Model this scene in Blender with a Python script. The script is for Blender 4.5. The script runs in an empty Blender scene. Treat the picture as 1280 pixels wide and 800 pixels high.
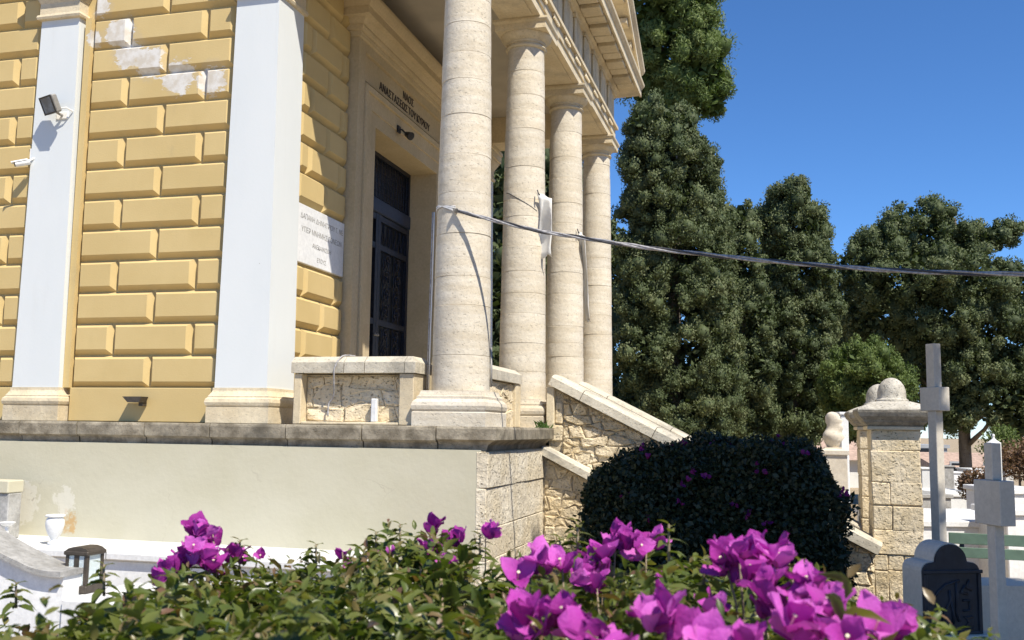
import bpy, math, random
import numpy as np
from mathutils import Vector, Matrix

# ------------------------------------------------------------------ camera
F_PX = 1230.0                       # focal length in pixels of the 1280 px wide photograph
PITCH, ROLL, YAW = math.radians(6.334), math.radians(0.807), math.radians(15.177)
EYE = np.array([0.0, 0.0, 1.65])
_fw = np.array([-math.sin(YAW), math.cos(YAW), 0.0])
_rt = np.array([math.cos(YAW), math.sin(YAW), 0.0])
_up = np.array([0.0, 0.0, 1.0])
_f2 = _fw * math.cos(PITCH) + _up * math.sin(PITCH)
_u2 = _up * math.cos(PITCH) - _fw * math.sin(PITCH)
CR = _rt * math.cos(ROLL) + _u2 * math.sin(ROLL)
CU = _u2 * math.cos(ROLL) - _rt * math.sin(ROLL)
CF = _f2

scene = bpy.context.scene
col = scene.collection
cam_data = bpy.data.cameras.new('camera')
cam = bpy.data.objects.new('camera', cam_data)
col.objects.link(cam)
cam_data.sensor_width = 36.0
cam_data.lens = F_PX / 1280.0 * 36.0
cam_data.clip_start = 0.05
cam_data.clip_end = 3000.0
cam.matrix_world = Matrix(((CR[0], CU[0], -CF[0], EYE[0]),
                           (CR[1], CU[1], -CF[1], EYE[1]),
                           (CR[2], CU[2], -CF[2], EYE[2]),
                           (0, 0, 0, 1)))
cam_data.dof.use_dof = True
cam_data.dof.focus_distance = 9.5
cam_data.dof.aperture_fstop = 9.0
scene.camera = cam

# ------------------------------------------------------------------ light
SUN_TO = Vector((0.56, -0.465, 1.0)).normalized()
elev = math.asin(SUN_TO.z)
azim = math.atan2(SUN_TO.x, SUN_TO.y)
world = bpy.data.worlds.new('World')
scene.world = world
world.use_nodes = True
wn = world.node_tree.nodes
sky = wn.new('ShaderNodeTexSky')
sky.sky_type = 'NISHITA'
sky.sun_disc = False
sky.sun_elevation = elev
sky.sun_rotation = azim
sky.altitude = 0.0
sky.air_density = 0.75
sky.dust_density = 0.0
sky.ozone_density = 10.0
bg = wn['Background']
hsv = wn.new('ShaderNodeHueSaturation')
hsv.inputs['Saturation'].default_value = 1.07
hsv.inputs['Value'].default_value = 1.16
world.node_tree.links.new(sky.outputs[0], hsv.inputs['Color'])
world.node_tree.links.new(hsv.outputs[0], bg.inputs[0])
bg.inputs[1].default_value = 0.112
sun_data = bpy.data.lights.new('sun', 'SUN')
sun_data.energy = 5.0
sun_data.angle = math.radians(0.53)
sun_data.color = (1.0, 0.93, 0.81)
sun = bpy.data.objects.new('sun', sun_data)
col.objects.link(sun)
sun.rotation_euler = SUN_TO.to_track_quat('Z', 'Y').to_euler()
sun.location = (6, -6, 14)
vs = scene.view_settings
vs.view_transform = 'Standard'
vs.look = 'None'
vs.exposure = 0.5
vs.gamma = 1.0
vs.use_curve_mapping = False

rng = random.Random(7)
nrng = np.random.default_rng(7)

# ------------------------------------------------------------------ pixel helpers
def ray(x, y):
    return CR * ((x - 640) / F_PX) - CU * ((y - 400) / F_PX) + CF
def at(x, y, d):
    return EYE + ray(x, y) * d
def onY(x, y, Y):
    d = ray(x, y); return EYE + d * (Y / d[1])
def onX(x, y, X):
    d = ray(x, y); return EYE + d * (X / d[0])

# ------------------------------------------------------------------ objects
WORLD = {}
def empty(name, loc, label, cat, group=None):
    o = bpy.data.objects.new(name, None)
    o.empty_display_size = 0.2
    o.location = loc
    col.objects.link(o)
    WORLD[o.name] = np.array(loc, float)
    o['label'] = label; o['category'] = cat
    if group: o['group'] = group
    return o
def tag(o, label, cat, group=None):
    o['label'] = label; o['category'] = cat
    if group: o['group'] = group
    return o
def wloc(o):
    return WORLD.get(o.name, np.zeros(3)) if o else np.zeros(3)
def link(name, mesh, parent=None, loc=None, rot=None, scale=None):
    o = bpy.data.objects.new(name, mesh)
    col.objects.link(o)
    if parent: o.parent = parent
    base = wloc(parent)
    L = np.array(loc, float) if loc is not None else base
    o.location = L - base
    if rot is not None: o.rotation_euler = rot
    if scale is not None: o.scale = scale
    WORLD[o.name] = L
    return o

class MB:
    def __init__(s): s.v = []; s.f = []
    def add(s, vs, fs):
        n = len(s.v)
        s.v += [tuple(map(float, p)) for p in vs]
        s.f += [tuple(i + n for i in f) for f in fs]
        return s
    def box(s, x0, x1, y0, y1, z0, z1):
        return s.add([(x0,y0,z0),(x1,y0,z0),(x1,y1,z0),(x0,y1,z0),(x0,y0,z1),(x1,y0,z1),(x1,y1,z1),(x0,y1,z1)],
                     [(0,3,2,1),(4,5,6,7),(0,1,5,4),(1,2,6,5),(2,3,7,6),(3,0,4,7)])
    def rbox(s, x0, x1, y0, y1, z0, z1, b=0.01, jit=0.0, R=None):
        # box with chamfered edges
        xs = (x0, x1); ys = (y0, y1); zs = (z0, z1)
        b = min(b, (x1-x0)*.4, (y1-y0)*.4, (z1-z0)*.4)
        V = []; idx = {}
        for i in (0,1):
            for j in (0,1):
                for k in (0,1):
                    sx, sy, sz = (1,-1)[i], (1,-1)[j], (1,-1)[k]
                    x, y, z = xs[i], ys[j], zs[k]
                    if jit and R:
                        x += R.uniform(-jit,jit); y += R.uniform(-jit,jit)*.5; z += R.uniform(-jit,jit)
                    idx[i,j,k,'x'] = len(V); V.append((x, y+sy*b, z+sz*b))
                    idx[i,j,k,'y'] = len(V); V.append((x+sx*b, y, z+sz*b))
                    idx[i,j,k,'z'] = len(V); V.append((x+sx*b, y+sy*b, z))
        Fc = []
        for i in (0,1):
            q = [idx[i,0,0,'x'], idx[i,1,0,'x'], idx[i,1,1,'x'], idx[i,0,1,'x']]
            Fc.append(tuple(q if i else q[::-1]))
            q = [idx[0,i,0,'y'], idx[1,i,0,'y'], idx[1,i,1,'y'], idx[0,i,1,'y']]
            Fc.append(tuple(q[::-1] if i else q))
            q = [idx[0,0,i,'z'], idx[1,0,i,'z'], idx[1,1,i,'z'], idx[0,1,i,'z']]
            Fc.append(tuple(q if i else q[::-1]))
        for a in (0,1):
            for c in (0,1):
                Fc.append((idx[a,c,0,'x'], idx[a,c,0,'y'], idx[a,c,1,'y'], idx[a,c,1,'x']))
                Fc.append((idx[a,0,c,'x'], idx[a,0,c,'z'], idx[a,1,c,'z'], idx[a,1,c,'x']))
                Fc.append((idx[0,a,c,'y'], idx[0,a,c,'z'], idx[1,a,c,'z'], idx[1,a,c,'y']))
        for i in (0,1):
            for j in (0,1):
                for k in (0,1):
                    Fc.append((idx[i,j,k,'x'], idx[i,j,k,'y'], idx[i,j,k,'z']))
        return s.add(V, Fc)
    def lathe(s, prof, c=(0,0,0), seg=24, cap=True):
        V = []; n = len(prof)
        for r, z in prof:
            for k in range(seg):
                a = 2*math.pi*k/seg
                V.append((c[0]+r*math.cos(a), c[1]+r*math.sin(a), c[2]+z))
        Fc = []
        for i in range(n-1):
            for k in range(seg):
                k2 = (k+1) % seg
                Fc.append((i*seg+k, i*seg+k2, (i+1)*seg+k2, (i+1)*seg+k))
        if cap:
            Fc.append(tuple(range(seg))[::-1]); Fc.append(tuple((n-1)*seg+k for k in range(seg)))
        return s.add(V, Fc)
    def square(s, prof, c, cap=True):
        # square-plan moulding stack, prof = (half, z); half may be a pair
        V = []
        for h, z in prof:
            hx, hy = h if isinstance(h, tuple) else (h, h)
            V += [(c[0]-hx,c[1]-hy,z),(c[0]+hx,c[1]-hy,z),(c[0]+hx,c[1]+hy,z),(c[0]-hx,c[1]+hy,z)]
        Fc = []
        for i in range(len(prof)-1):
            for k in range(4):
                k2 = (k+1)%4
                Fc.append((i*4+k, i*4+k2, i*4+4+k2, i*4+4+k))
        if cap:
            Fc.append((3,2,1,0)); m = (len(prof)-1)*4; Fc.append((m,m+1,m+2,m+3))
        return s.add(V, Fc)
    def tube(s, pts, r, seg=8, cap=True):
        pts = [Vector(p) for p in pts]; n = len(pts)
        rad = r if isinstance(r, (list, tuple)) else [r]*n
        V = []; prev = None
        for i, p in enumerate(pts):
            t = (pts[min(i+1,n-1)] - pts[max(i-1,0)]).normalized()
            if prev is None:
                a = t.orthogonal().normalized()
            else:
                a = (prev - t*prev.dot(t))
                a = a.normalized() if a.length > 1e-6 else t.orthogonal().normalized()
            prev = a; b = t.cross(a)
            for k in range(seg):
                an = 2*math.pi*k/seg
                V.append(tuple(p + (a*math.cos(an) + b*math.sin(an))*rad[i]))
        Fc = []
        for i in range(n-1):
            for k in range(seg):
                k2 = (k+1)%seg
                Fc.append((i*seg+k, i*seg+k2, (i+1)*seg+k2, (i+1)*seg+k))
        if cap:
            Fc.append(tuple(range(seg))[::-1]); Fc.append(tuple((n-1)*seg+k for k in range(seg)))
        return s.add(V, Fc)
    def extrude(s, prof, axis, a, b):
        # prof: list of 2-D points; axis 'x': (y,z) swept along x ; 'y': (x,z) swept along y ; 'z': (x,y)
        n = len(prof); V = []
        for t in (a, b):
            for p, q in prof:
                V.append((t,p,q) if axis == 'x' else (p,t,q) if axis == 'y' else (p,q,t))
        Fc = [(k, (k+1)%n, n+(k+1)%n, n+k) for k in range(n)]
        Fc.append(tuple(range(n))[::-1]); Fc.append(tuple(range(n, 2*n)))
        return s.add(V, Fc)
    def xform(s, Mx):
        s.v = [tuple(Mx @ Vector(p)) for p in s.v]; return s
    def mesh(s, name, mat, smooth=False, off=(0,0,0)):
        me = bpy.data.meshes.new(name)
        o = np.array(off)
        me.from_pydata([tuple(np.array(p)-o) for p in s.v], [], s.f)
        if mat: me.materials.append(mat)
        import bmesh
        bm = bmesh.new(); bm.from_mesh(me)
        bmesh.ops.recalc_face_normals(bm, faces=bm.faces)
        bm.to_mesh(me); bm.free()
        if smooth is True:
            me.polygons.foreach_set('use_smooth', [True]*len(me.polygons))
        elif smooth:
            me.polygons.foreach_set('use_smooth', [True]*len(me.polygons))
            me.set_sharp_from_angle(angle=math.radians(smooth))
        me.update()
        return me
    def build(s, name, mat, parent=None, smooth=False, loc=None):
        base = wloc(parent) if loc is None else np.array(loc, float)
        return link(name, s.mesh(name, mat, smooth, base), parent, base)

def structure(o): o['kind'] = 'structure'; return o

# ------------------------------------------------------------------ materials
def new_mat(name):
    m = bpy.data.materials.new(name); m.use_nodes = True
    nt = m.node_tree; b = nt.nodes['Principled BSDF']
    return m, nt, b
def N(nt, t, **kw):
    n = nt.nodes.new(t)
    for k, v in kw.items(): setattr(n, k, v)
    return n
def L(nt, a, b): nt.links.new(a, b)
def mixc(nt, fac, a, b, mode='MIX'):
    n = N(nt, 'ShaderNodeMix', data_type='RGBA', blend_type=mode)
    for s, v in ((0, fac), (6, a), (7, b)):
        if hasattr(v, 'is_linked') or isinstance(v, bpy.types.NodeSocket): L(nt, v, n.inputs[s])
        elif s == 0: n.inputs[0].default_value = v
        else: n.inputs[s].default_value = (*v, 1.0)
    return n.outputs[2]
def math_(nt, op, a, b=None, c=None, clamp=False):
    n = N(nt, 'ShaderNodeMath', operation=op, use_clamp=clamp)
    for i, v in enumerate((a, b, c)):
        if v is None: continue
        if isinstance(v, bpy.types.NodeSocket): L(nt, v, n.inputs[i])
        else: n.inputs[i].default_value = v
    return n.outputs[0]
def ramp(nt, fac, lo, hi):
    n = N(nt, 'ShaderNodeMapRange'); L(nt, fac, n.inputs[0])
    n.inputs[1].default_value = lo; n.inputs[2].default_value = hi
    n.interpolation_type = 'SMOOTHSTEP'
    return n.outputs[0]
def noise(nt, vec, scale, detail=4, rough=0.55, stretch=None, off=None):
    if stretch or off:
        mp = N(nt, 'ShaderNodeMapping'); L(nt, vec, mp.inputs[0])
        if stretch: mp.inputs[3].default_value = stretch
        if off: mp.inputs[1].default_value = off
        vec = mp.outputs[0]
    n = N(nt, 'ShaderNodeTexNoise'); L(nt, vec, n.inputs['Vector'])
    n.inputs['Scale'].default_value = scale; n.inputs['Detail'].default_value = detail
    n.inputs['Roughness'].default_value = rough
    return n.outputs[0]
def world_pos(nt):
    return N(nt, 'ShaderNodeNewGeometry').outputs['Position']
def bump(nt, b, h, strength, dist=0.01):
    n = N(nt, 'ShaderNodeBump'); n.inputs['Strength'].default_value = strength
    n.inputs['Distance'].default_value = dist
    L(nt, h, n.inputs['Height']); L(nt, n.outputs[0], b.inputs['Normal'])

def stone(name, c1, c2, scale=3.0, dirt=None, dirt_amt=0.4, pits=0.5, pit_scale=45, rnd=0.12, rough=0.85, bmp=0.5, bdist=0.012, stretch=None):
    m, nt, b = new_mat(name)
    P = world_pos(nt)
    colr = mixc(nt, ramp(nt, noise(nt, P, scale, 6, 0.6, stretch), 0.3, 0.7), c1, c2)
    fine = noise(nt, P, 28, 5, 0.65)
    colr = mixc(nt, 0.30, colr, N_gray(nt, fine), 'MULTIPLY')
    if dirt:
        dm = math_(nt, 'MULTIPLY', ramp(nt, noise(nt, P, 1.7, 7, 0.65, None, (3,7,1)), 0.48, 0.72), dirt_amt)
        colr = mixc(nt, dm, colr, dirt)
    pit = noise(nt, P, pit_scale, 3, 0.5, (1,1,1.6))
    pm = ramp(nt, pit, 0.60, 0.70)
    colr = mixc(nt, math_(nt, 'MULTIPLY', pm, pits), colr, tuple(c*0.35 for c in c1))
    info = N(nt, 'ShaderNodeObjectInfo')
    val = math_(nt, 'MULTIPLY_ADD', info.outputs['Random'], 2*rnd, 1-rnd)
    hs = N(nt, 'ShaderNodeHueSaturation'); L(nt, colr, hs.inputs['Color']); L(nt, val, hs.inputs['Value'])
    L(nt, hs.outputs[0], b.inputs['Base Color'])
    b.inputs['Roughness'].default_value = rough
    b.inputs['Specular IOR Level'].default_value = 0.25
    h = math_(nt, 'SUBTRACT', math_(nt, 'MULTIPLY_ADD', noise(nt, P, 11, 6, 0.65), 1.4, math_(nt, 'MULTIPLY', fine, 0.5)), math_(nt, 'MULTIPLY', pm, 0.9*pits))
    bump(nt, b, h, bmp, bdist)
    return m
def N_gray(nt, fac):
    n = N(nt, 'ShaderNodeValToRGB'); L(nt, fac, n.inputs[0])
    n.color_ramp.elements[0].position = 0.25; n.color_ramp.elements[0].color = (0.45,0.45,0.45,1)
    n.color_ramp.elements[1].position = 0.7; n.color_ramp.elements[1].color = (1.15,1.13,1.1,1)
    return n.outputs[0]
def plain(name, c, rough=0.5, metal=0.0, var=0.15, scale=14, bmp=0.1, spec=0.4):
    m, nt, b = new_mat(name)
    P = world_pos(nt)
    n1 = noise(nt, P, scale, 5, 0.6)
    colr = mixc(nt, ramp(nt, n1, 0.3, 0.7), tuple(x*(1-var) for x in c), tuple(min(1, x*(1+var)) for x in c))
    L(nt, colr, b.inputs['Base Color'])
    b.inputs['Roughness'].default_value = rough; b.inputs['Metallic'].default_value = metal
    b.inputs['Specular IOR Level'].default_value = spec
    if bmp: bump(nt, b, noise(nt, P, scale*4, 4), bmp, 0.004)
    return m

def paint_yellow():
    m, nt, b = new_mat('yellow_paint')
    P = world_pos(nt)
    base = mixc(nt, ramp(nt, noise(nt, P, 1.3, 5, 0.6), 0.3, 0.7), (0.545,0.41,0.185), (0.59,0.45,0.213))
    base = mixc(nt, math_(nt, 'MULTIPLY', ramp(nt, noise(nt, P, 6, 6, 0.7, (1,1,0.25)), 0.5, 0.8), 0.25), base, (0.47,0.35,0.16))
    # flaked patches where the plaster shows, placed on the upper courses
    nz = noise(nt, P, 6.0, 7, 0.75, (0.8,1,1.5))
    tot = None
    for (px, py, r) in ((150,40,0.20),(160,66,0.20),(186,78,0.20),(222,96,0.22),(264,100,0.20),(126,8,0.14),(118,48,0.10)):
        c = onY(px, py, 9.0)
        sub = N(nt, 'ShaderNodeVectorMath', operation='DISTANCE'); L(nt, P, sub.inputs[0]); sub.inputs[1].default_value = tuple(c)
        d = math_(nt, 'SUBTRACT', 1.0, math_(nt, 'DIVIDE', sub.outputs['Value'], r*1.5))
        tot = d if tot is None else math_(nt, 'MAXIMUM', tot, d)
    f = ramp(nt, math_(nt, 'ADD', math_(nt, 'MULTIPLY', tot, 0.55), math_(nt, 'SUBTRACT', nz, 0.5)), 0.22, 0.25)
    f2 = ramp(nt, math_(nt, 'ADD', math_(nt, 'MULTIPLY', tot, 0.55), math_(nt, 'SUBTRACT', noise(nt, P, 3.0, 5, 0.6, None, (4,1,2)), 0.5)), 0.10, 0.24)
    base = mixc(nt, math_(nt, 'MULTIPLY', f2, 0.55), base, (0.50,0.40,0.24))
    base = mixc(nt, f, base, mixc(nt, ramp(nt, noise(nt, P, 9, 4), 0.35, 0.65), (0.56,0.51,0.43), (0.68,0.66,0.62)))
    # a little grime streaking
    gr = math_(nt, 'MULTIPLY', ramp(nt, noise(nt, P, 3.2, 7, 0.7, (1,1,0.5), (11,3,5)), 0.60, 0.78), 0.35)
    base = mixc(nt, gr, base, (0.36,0.29,0.17))
    L(nt, base, b.inputs['Base Color'])
    b.inputs['Roughness'].default_value = 0.75; b.inputs['Specular IOR Level'].default_value = 0.25
    bump(nt, b, math_(nt, 'ADD', noise(nt, P, 60, 4), math_(nt, 'MULTIPLY', f, -1.2)), 0.25, 0.006)
    return m
def paint_white():
    m, nt, b = new_mat('white_paint')
    P = world_pos(nt)
    base = mixc(nt, ramp(nt, noise(nt, P, 1.1, 6, 0.6, (1,1,0.4)), 0.3, 0.7), (0.64,0.67,0.67), (0.68,0.705,0.70))
    sp = ramp(nt, noise(nt, P, 7, 6, 0.75, None, (5,2,9)), 0.715, 0.75)
    base = mixc(nt, math_(nt, 'MULTIPLY', sp, 0.8), base, (0.30,0.27,0.24))
    st = math_(nt, 'MULTIPLY', ramp(nt, noise(nt, P, 5, 6, 0.7, (1,1,0.12)), 0.55, 0.8), 0.18)
    base = mixc(nt, st, base, (0.50,0.48,0.44))
    L(nt, base, b.inputs['Base Color']); b.inputs['Roughness'].default_value = 0.6
    b.inputs['Specular IOR Level'].default_value = 0.3
    bump(nt, b, noise(nt, P, 35, 5), 0.18, 0.004)
    return m
def paint_cream():
    m, nt, b = new_mat('cream_render')
    P = world_pos(nt)
    base = mixc(nt, ramp(nt, noise(nt, P, 0.9, 6, 0.6, (1,1,1.4)), 0.3, 0.7), (0.485,0.455,0.335), (0.53,0.50,0.385))
    st = math_(nt, 'MULTIPLY', ramp(nt, noise(nt, P, 2.6, 7, 0.7, (1,1,0.22)), 0.52, 0.8), 0.30)
    base = mixc(nt, st, base, (0.50,0.47,0.37))
    # patched filler and one rusty stain
    def spot(px, py, r, lo, hi, sc):
        c = onY(px, py, 8.95)
        sub = N(nt, 'ShaderNodeVectorMath', operation='DISTANCE'); L(nt, P, sub.inputs[0]); sub.inputs[1].default_value = tuple(c)
        d = math_(nt, 'SUBTRACT', 1.0, math_(nt, 'DIVIDE', sub.outputs['Value'], r))
        return ramp(nt, math_(nt, 'ADD', d, math_(nt, 'MULTIPLY', math_(nt, 'SUBTRACT', noise(nt, P, sc, 6, 0.7), 0.5), 1.6)), lo, hi)
    base = mixc(nt, math_(nt, 'MULTIPLY', spot(98, 652, 0.27, 0.35, 0.6, 9), 0.75), base, (0.46,0.27,0.09))
    for (a, c, r) in ((90,628,0.26),(40,625,0.3)):
        base = mixc(nt, math_(nt, 'MULTIPLY', spot(a, c, r, 0.3, 0.36, 4), 0.55), base, (0.66,0.63,0.55))
    cr = N(nt, 'ShaderNodeTexVoronoi', feature='DISTANCE_TO_EDGE'); 
    mp = N(nt, 'ShaderNodeMixRGB'); mp.inputs[0].default_value = 0.35; L(nt, P, mp.inputs[1])
    nn = N(nt, 'ShaderNodeTexNoise'); nn.inputs['Scale'].default_value = 3.0; nn.inputs['Detail'].default_value = 5; L(nt, P, nn.inputs['Vector']); L(nt, nn.outputs['Color'], mp.inputs[2])
    L(nt, mp.outputs[0], cr.inputs['Vector']); cr.inputs['Scale'].default_value = 1.1
    crm = math_(nt, 'MULTIPLY', math_(nt, 'SUBTRACT', 1.0, ramp(nt, cr.outputs['Distance'], 0.0, 0.006)), ramp(nt, noise(nt, P, 1.2, 3, 0.5, None, (2,9,4)), 0.52, 0.62))
    base = mixc(nt, math_(nt, 'MULTIPLY', crm, 0.7), base, (0.33,0.29,0.22))
    L(nt, base, b.inputs['Base Color']); b.inputs['Roughness'].default_value = 0.85
    b.inputs['Specular IOR Level'].default_value = 0.2
    bump(nt, b, math_(nt, 'ADD', noise(nt, P, 18, 6), math_(nt, 'MULTIPLY', noise(nt, P, 2.2, 4), 2.0)), 0.25, 0.01)
    return m

def leaf_mat(name, stops, rough=0.45, trans=0.35, spec=0.4, tcol=(1.3,1.5,0.6), orand=0.0, veins=0.0):
    m, nt, b = new_mat(name)
    a = N(nt, 'ShaderNodeAttribute'); a.attribute_name = 'tint'
    info = N(nt, 'ShaderNodeObjectInfo')
    t = math_(nt, 'ADD', a.outputs['Fac'], math_(nt, 'MULTIPLY', math_(nt, 'SUBTRACT', info.outputs['Random'], 0.5), orand), clamp=True) if orand else a.outputs['Fac']
    r = N(nt, 'ShaderNodeValToRGB'); L(nt, t, r.inputs[0])
    el = r.color_ramp.elements
    while len(el) < len(stops): el.new(0.5)
    for e, (p, c) in zip(el, stops): e.position = p; e.color = (*c, 1)
    L(nt, r.outputs[0], b.inputs['Base Color'])
    b.inputs['Roughness'].default_value = rough; b.inputs['Specular IOR Level'].default_value = spec
    if veins: bump(nt, b, noise(nt, world_pos(nt), 160, 5, 0.6), veins, 0.004)
    out = nt.nodes['Material Output']
    if trans:
        tr = N(nt, 'ShaderNodeBsdfTranslucent')
        L(nt, mixc(nt, 1.0, r.outputs[0], tcol, 'MULTIPLY'), tr.inputs[0])
        mx = N(nt, 'ShaderNodeMixShader'); mx.inputs[0].default_value = trans
        L(nt, b.outputs[0], mx.inputs[1]); L(nt, tr.outputs[0], mx.inputs[2])
        L(nt, mx.outputs[0], out.inputs[0])
    return m

M_YEL = paint_yellow()
M_WHITE = paint_white()
M_CREAM = paint_cream()
M_COL = stone('column_limestone', (0.60,0.53,0.41), (0.69,0.635,0.53), 2.2, (0.44,0.37,0.27), 0.35, 0.40, 34, 0.06, bmp=0.5, stretch=(0.7,0.7,5.0))
M_TRIM = stone('pale_limestone', (0.62,0.52,0.35), (0.70,0.61,0.44), 2.6, (0.30,0.27,0.22), 0.5, 0.35, 50, 0.07, bmp=0.4)
M_COPE = stone('weathered_coping', (0.52,0.47,0.37), (0.66,0.61,0.50), 3.4, (0.22,0.21,0.18), 0.75, 0.5, 46, 0.08, bmp=0.6)
M_LEDGE = stone('dirty_ledge_stone', (0.17,0.145,0.105), (0.38,0.335,0.255), 6.5, (0.09,0.085,0.07), 0.75, 0.4, 40, 0.14, bmp=0.7)
M_RUB = stone('rubble_limestone', (0.62,0.50,0.31), (0.78,0.68,0.50), 4.0, (0.40,0.31,0.19), 0.45, 0.55, 34, 0.14, bmp=1.0, bdist=0.03)
M_QUOIN = stone('quoin_limestone', (0.68,0.555,0.35), (0.78,0.675,0.495), 3.0, (0.38,0.33,0.25), 0.35, 0.8, 30, 0.07, bmp=0.9, bdist=0.02)
M_MORTAR = stone('lime_mortar', (0.58,0.48,0.32), (0.68,0.59,0.43), 6.0, (0.42,0.34,0.22), 0.5, 0.5, 60, 0.0, bmp=1.0, bdist=0.02)
M_DOORST = stone('door_surround_stone', (0.52,0.425,0.27), (0.58,0.48,0.32), 1.8, (0.40,0.33,0.21), 0.25, 0.06, 60, 0.03, bmp=0.15)
M_CEIL = plain('grey_ceiling', (0.42,0.385,0.33), 0.9, 0, 0.08, 2.0, 0.1, 0.1)
M_IRON = plain('dark_blue_iron', (0.022,0.026,0.042), 0.42, 0.4, 0.3, 25, 0.1)
M_IRONB = plain('blue_iron_bar', (0.03,0.042,0.075), 0.5, 0.2, 0.2, 25, 0.1)
M_GLASSD = plain('dark_door_panel', (0.008,0.009,0.012), 0.3, 0, 0.2, 5, 0)
M_BLACK = plain('black_plastic', (0.02,0.02,0.022), 0.4, 0, 0.2, 30, 0.05)
M_GREYM = plain('grey_metal', (0.30,0.29,0.27), 0.45, 0.3, 0.15, 25, 0.05)
M_WPLAS = plain('white_plastic', (0.80,0.80,0.78), 0.35, 0, 0.04, 20, 0.02)
M_BROWN = plain('brown_lamp_metal', (0.07,0.058,0.045), 0.5, 0.2, 0.2, 25, 0.1)
M_CABLE = plain('grey_cable', (0.34,0.33,0.33), 0.45, 0, 0.35, 30, 0.1)
M_CABLED = plain('dark_cable', (0.05,0.05,0.055), 0.5, 0, 0.3, 30, 0.1)
M_CLOTH = plain('white_banner_cloth', (0.74,0.73,0.70), 0.85, 0, 0.06, 6, 0.3)
M_MARBLE = stone('white_marble', (0.72,0.73,0.73), (0.82,0.825,0.82), 2.0, (0.45,0.45,0.43), 0.35, 0.1, 60, 0.05, rough=0.5, bmp=0.15)
M_MARBLE2 = stone('grey_veined_marble', (0.27,0.265,0.25), (0.42,0.415,0.40), 7.0, (0.17,0.165,0.15), 0.6, 0.3, 50, 0.06, rough=0.6, bmp=0.3)
M_CROSS = stone('grey_marble_cross', (0.56,0.515,0.435), (0.64,0.595,0.515), 2.0, (0.42,0.38,0.31), 0.4, 0.12, 60, 0.03, rough=0.55, bmp=0.2)
M_SLATE = plain('dark_slate', (0.022,0.026,0.036), 0.5, 0, 0.25, 9, 0.2, 0.35)
M_BENCH = plain('green_bench_paint', (0.115,0.175,0.125), 0.5, 0, 0.12, 10, 0.1)
M_CAP = stone('grey_cap_stone', (0.42,0.39,0.33), (0.60,0.57,0.50), 6.0, (0.16,0.15,0.13), 0.65, 0.6, 42, 0.06, bmp=0.8, bdist=0.02)
M_CAPD = stone('stained_cap_moulding', (0.20,0.18,0.145), (0.36,0.33,0.27), 7.0, (0.10,0.095,0.08), 0.7, 0.5, 42, 0.05, bmp=0.7)
M_PODQ = stone('pitted_podium_stone', (0.68,0.59,0.43), (0.78,0.71,0.575), 3.0, (0.45,0.37,0.25), 0.30, 0.9, 26, 0.05, bmp=1.0, bdist=0.02)
M_GROUND = stone('dusty_ground', (0.34,0.265,0.165), (0.44,0.35,0.235), 0.6, (0.22,0.17,0.11), 0.6, 0.5, 30, 0.0, bmp=0.8, bdist=0.03)
M_BARK = stone('grey_brown_bark', (0.13,0.105,0.08), (0.22,0.185,0.145), 5.0, (0.07,0.06,0.05), 0.6, 0.4, 20, 0.05, bmp=1.0, bdist=0.03, stretch=(1,1,0.2))
M_TWIG = stone('woody_twig', (0.20,0.15,0.10), (0.33,0.27,0.19), 20.0, (0.10,0.08,0.06), 0.5, 0.3, 60, 0.1, bmp=0.5, bdist=0.004)
M_TILE = plain('terracotta_roof', (0.42,0.30,0.23), 0.8, 0, 0.25, 6, 0.3)
M_FARW = plain('far_white_wall', (0.66,0.66,0.63), 0.8, 0, 0.08, 1.5, 0.1)
M_FARG = plain('far_grey_wall', (0.34,0.36,0.38), 0.85, 0, 0.12, 1.0, 0.1)
M_INK2 = plain('faded_letters', (0.24,0.23,0.21), 0.8, 0, 0.2, 40, 0)
M_INK = plain('engraved_letters', (0.075,0.058,0.045), 0.8, 0, 0.2, 40, 0)
M_GLASS, _nt, _b = new_mat('lantern_glass')
_b.inputs['Base Color'].default_value = (0.85,0.93,0.92,1); _b.inputs['Roughness'].default_value = 0.05
_b.inputs['Transmission Weight'].default_value = 0.45; _b.inputs['IOR'].default_value = 1.1
L(_nt, mixc(_nt, noise(_nt, world_pos(_nt), 12), (0.8,0.9,0.9), (0.9,0.96,0.95)), _b.inputs['Base Color'])  # pale half-opaque base stands in for reflections in the panes
M_LENS = plain('floodlight_glass', (0.10,0.14,0.19), 0.08, 0, 0.4, 9, 0, 0.8)
M_BUST = stone('warm_marble', (0.62,0.55,0.44), (0.72,0.66,0.55), 5.0, (0.4,0.34,0.26), 0.4, 0.2, 50, 0.02, bmp=0.3)
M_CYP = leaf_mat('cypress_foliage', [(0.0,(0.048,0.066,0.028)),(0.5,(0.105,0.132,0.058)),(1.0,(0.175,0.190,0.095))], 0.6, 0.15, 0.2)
M_CYPL = leaf_mat('light_cypress_foliage', [(0.0,(0.055,0.085,0.022)),(0.5,(0.120,0.165,0.048)),(1.0,(0.185,0.225,0.085))], 0.6, 0.18, 0.2)
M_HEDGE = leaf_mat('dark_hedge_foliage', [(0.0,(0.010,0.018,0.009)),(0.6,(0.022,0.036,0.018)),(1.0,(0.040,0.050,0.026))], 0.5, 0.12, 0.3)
M_LEAF = leaf_mat('bougainvillea_leaf', [(0.0,(0.035,0.058,0.010)),(0.35,(0.090,0.120,0.024)),(0.65,(0.150,0.165,0.042)),(0.85,(0.20,0.155,0.065)),(1.0,(0.16,0.085,0.055))], 0.35, 0.30, 0.5, (1.5,1.7,0.5))
M_BRACT = leaf_mat('magenta_bract', [(0.0,(0.24,0.015,0.19)),(0.5,(0.43,0.050,0.36)),(1.0,(0.62,0.155,0.55))], 0.6, 0.24, 0.25, (1.5,0.9,1.5), orand=0.55, veins=0.6)
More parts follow.
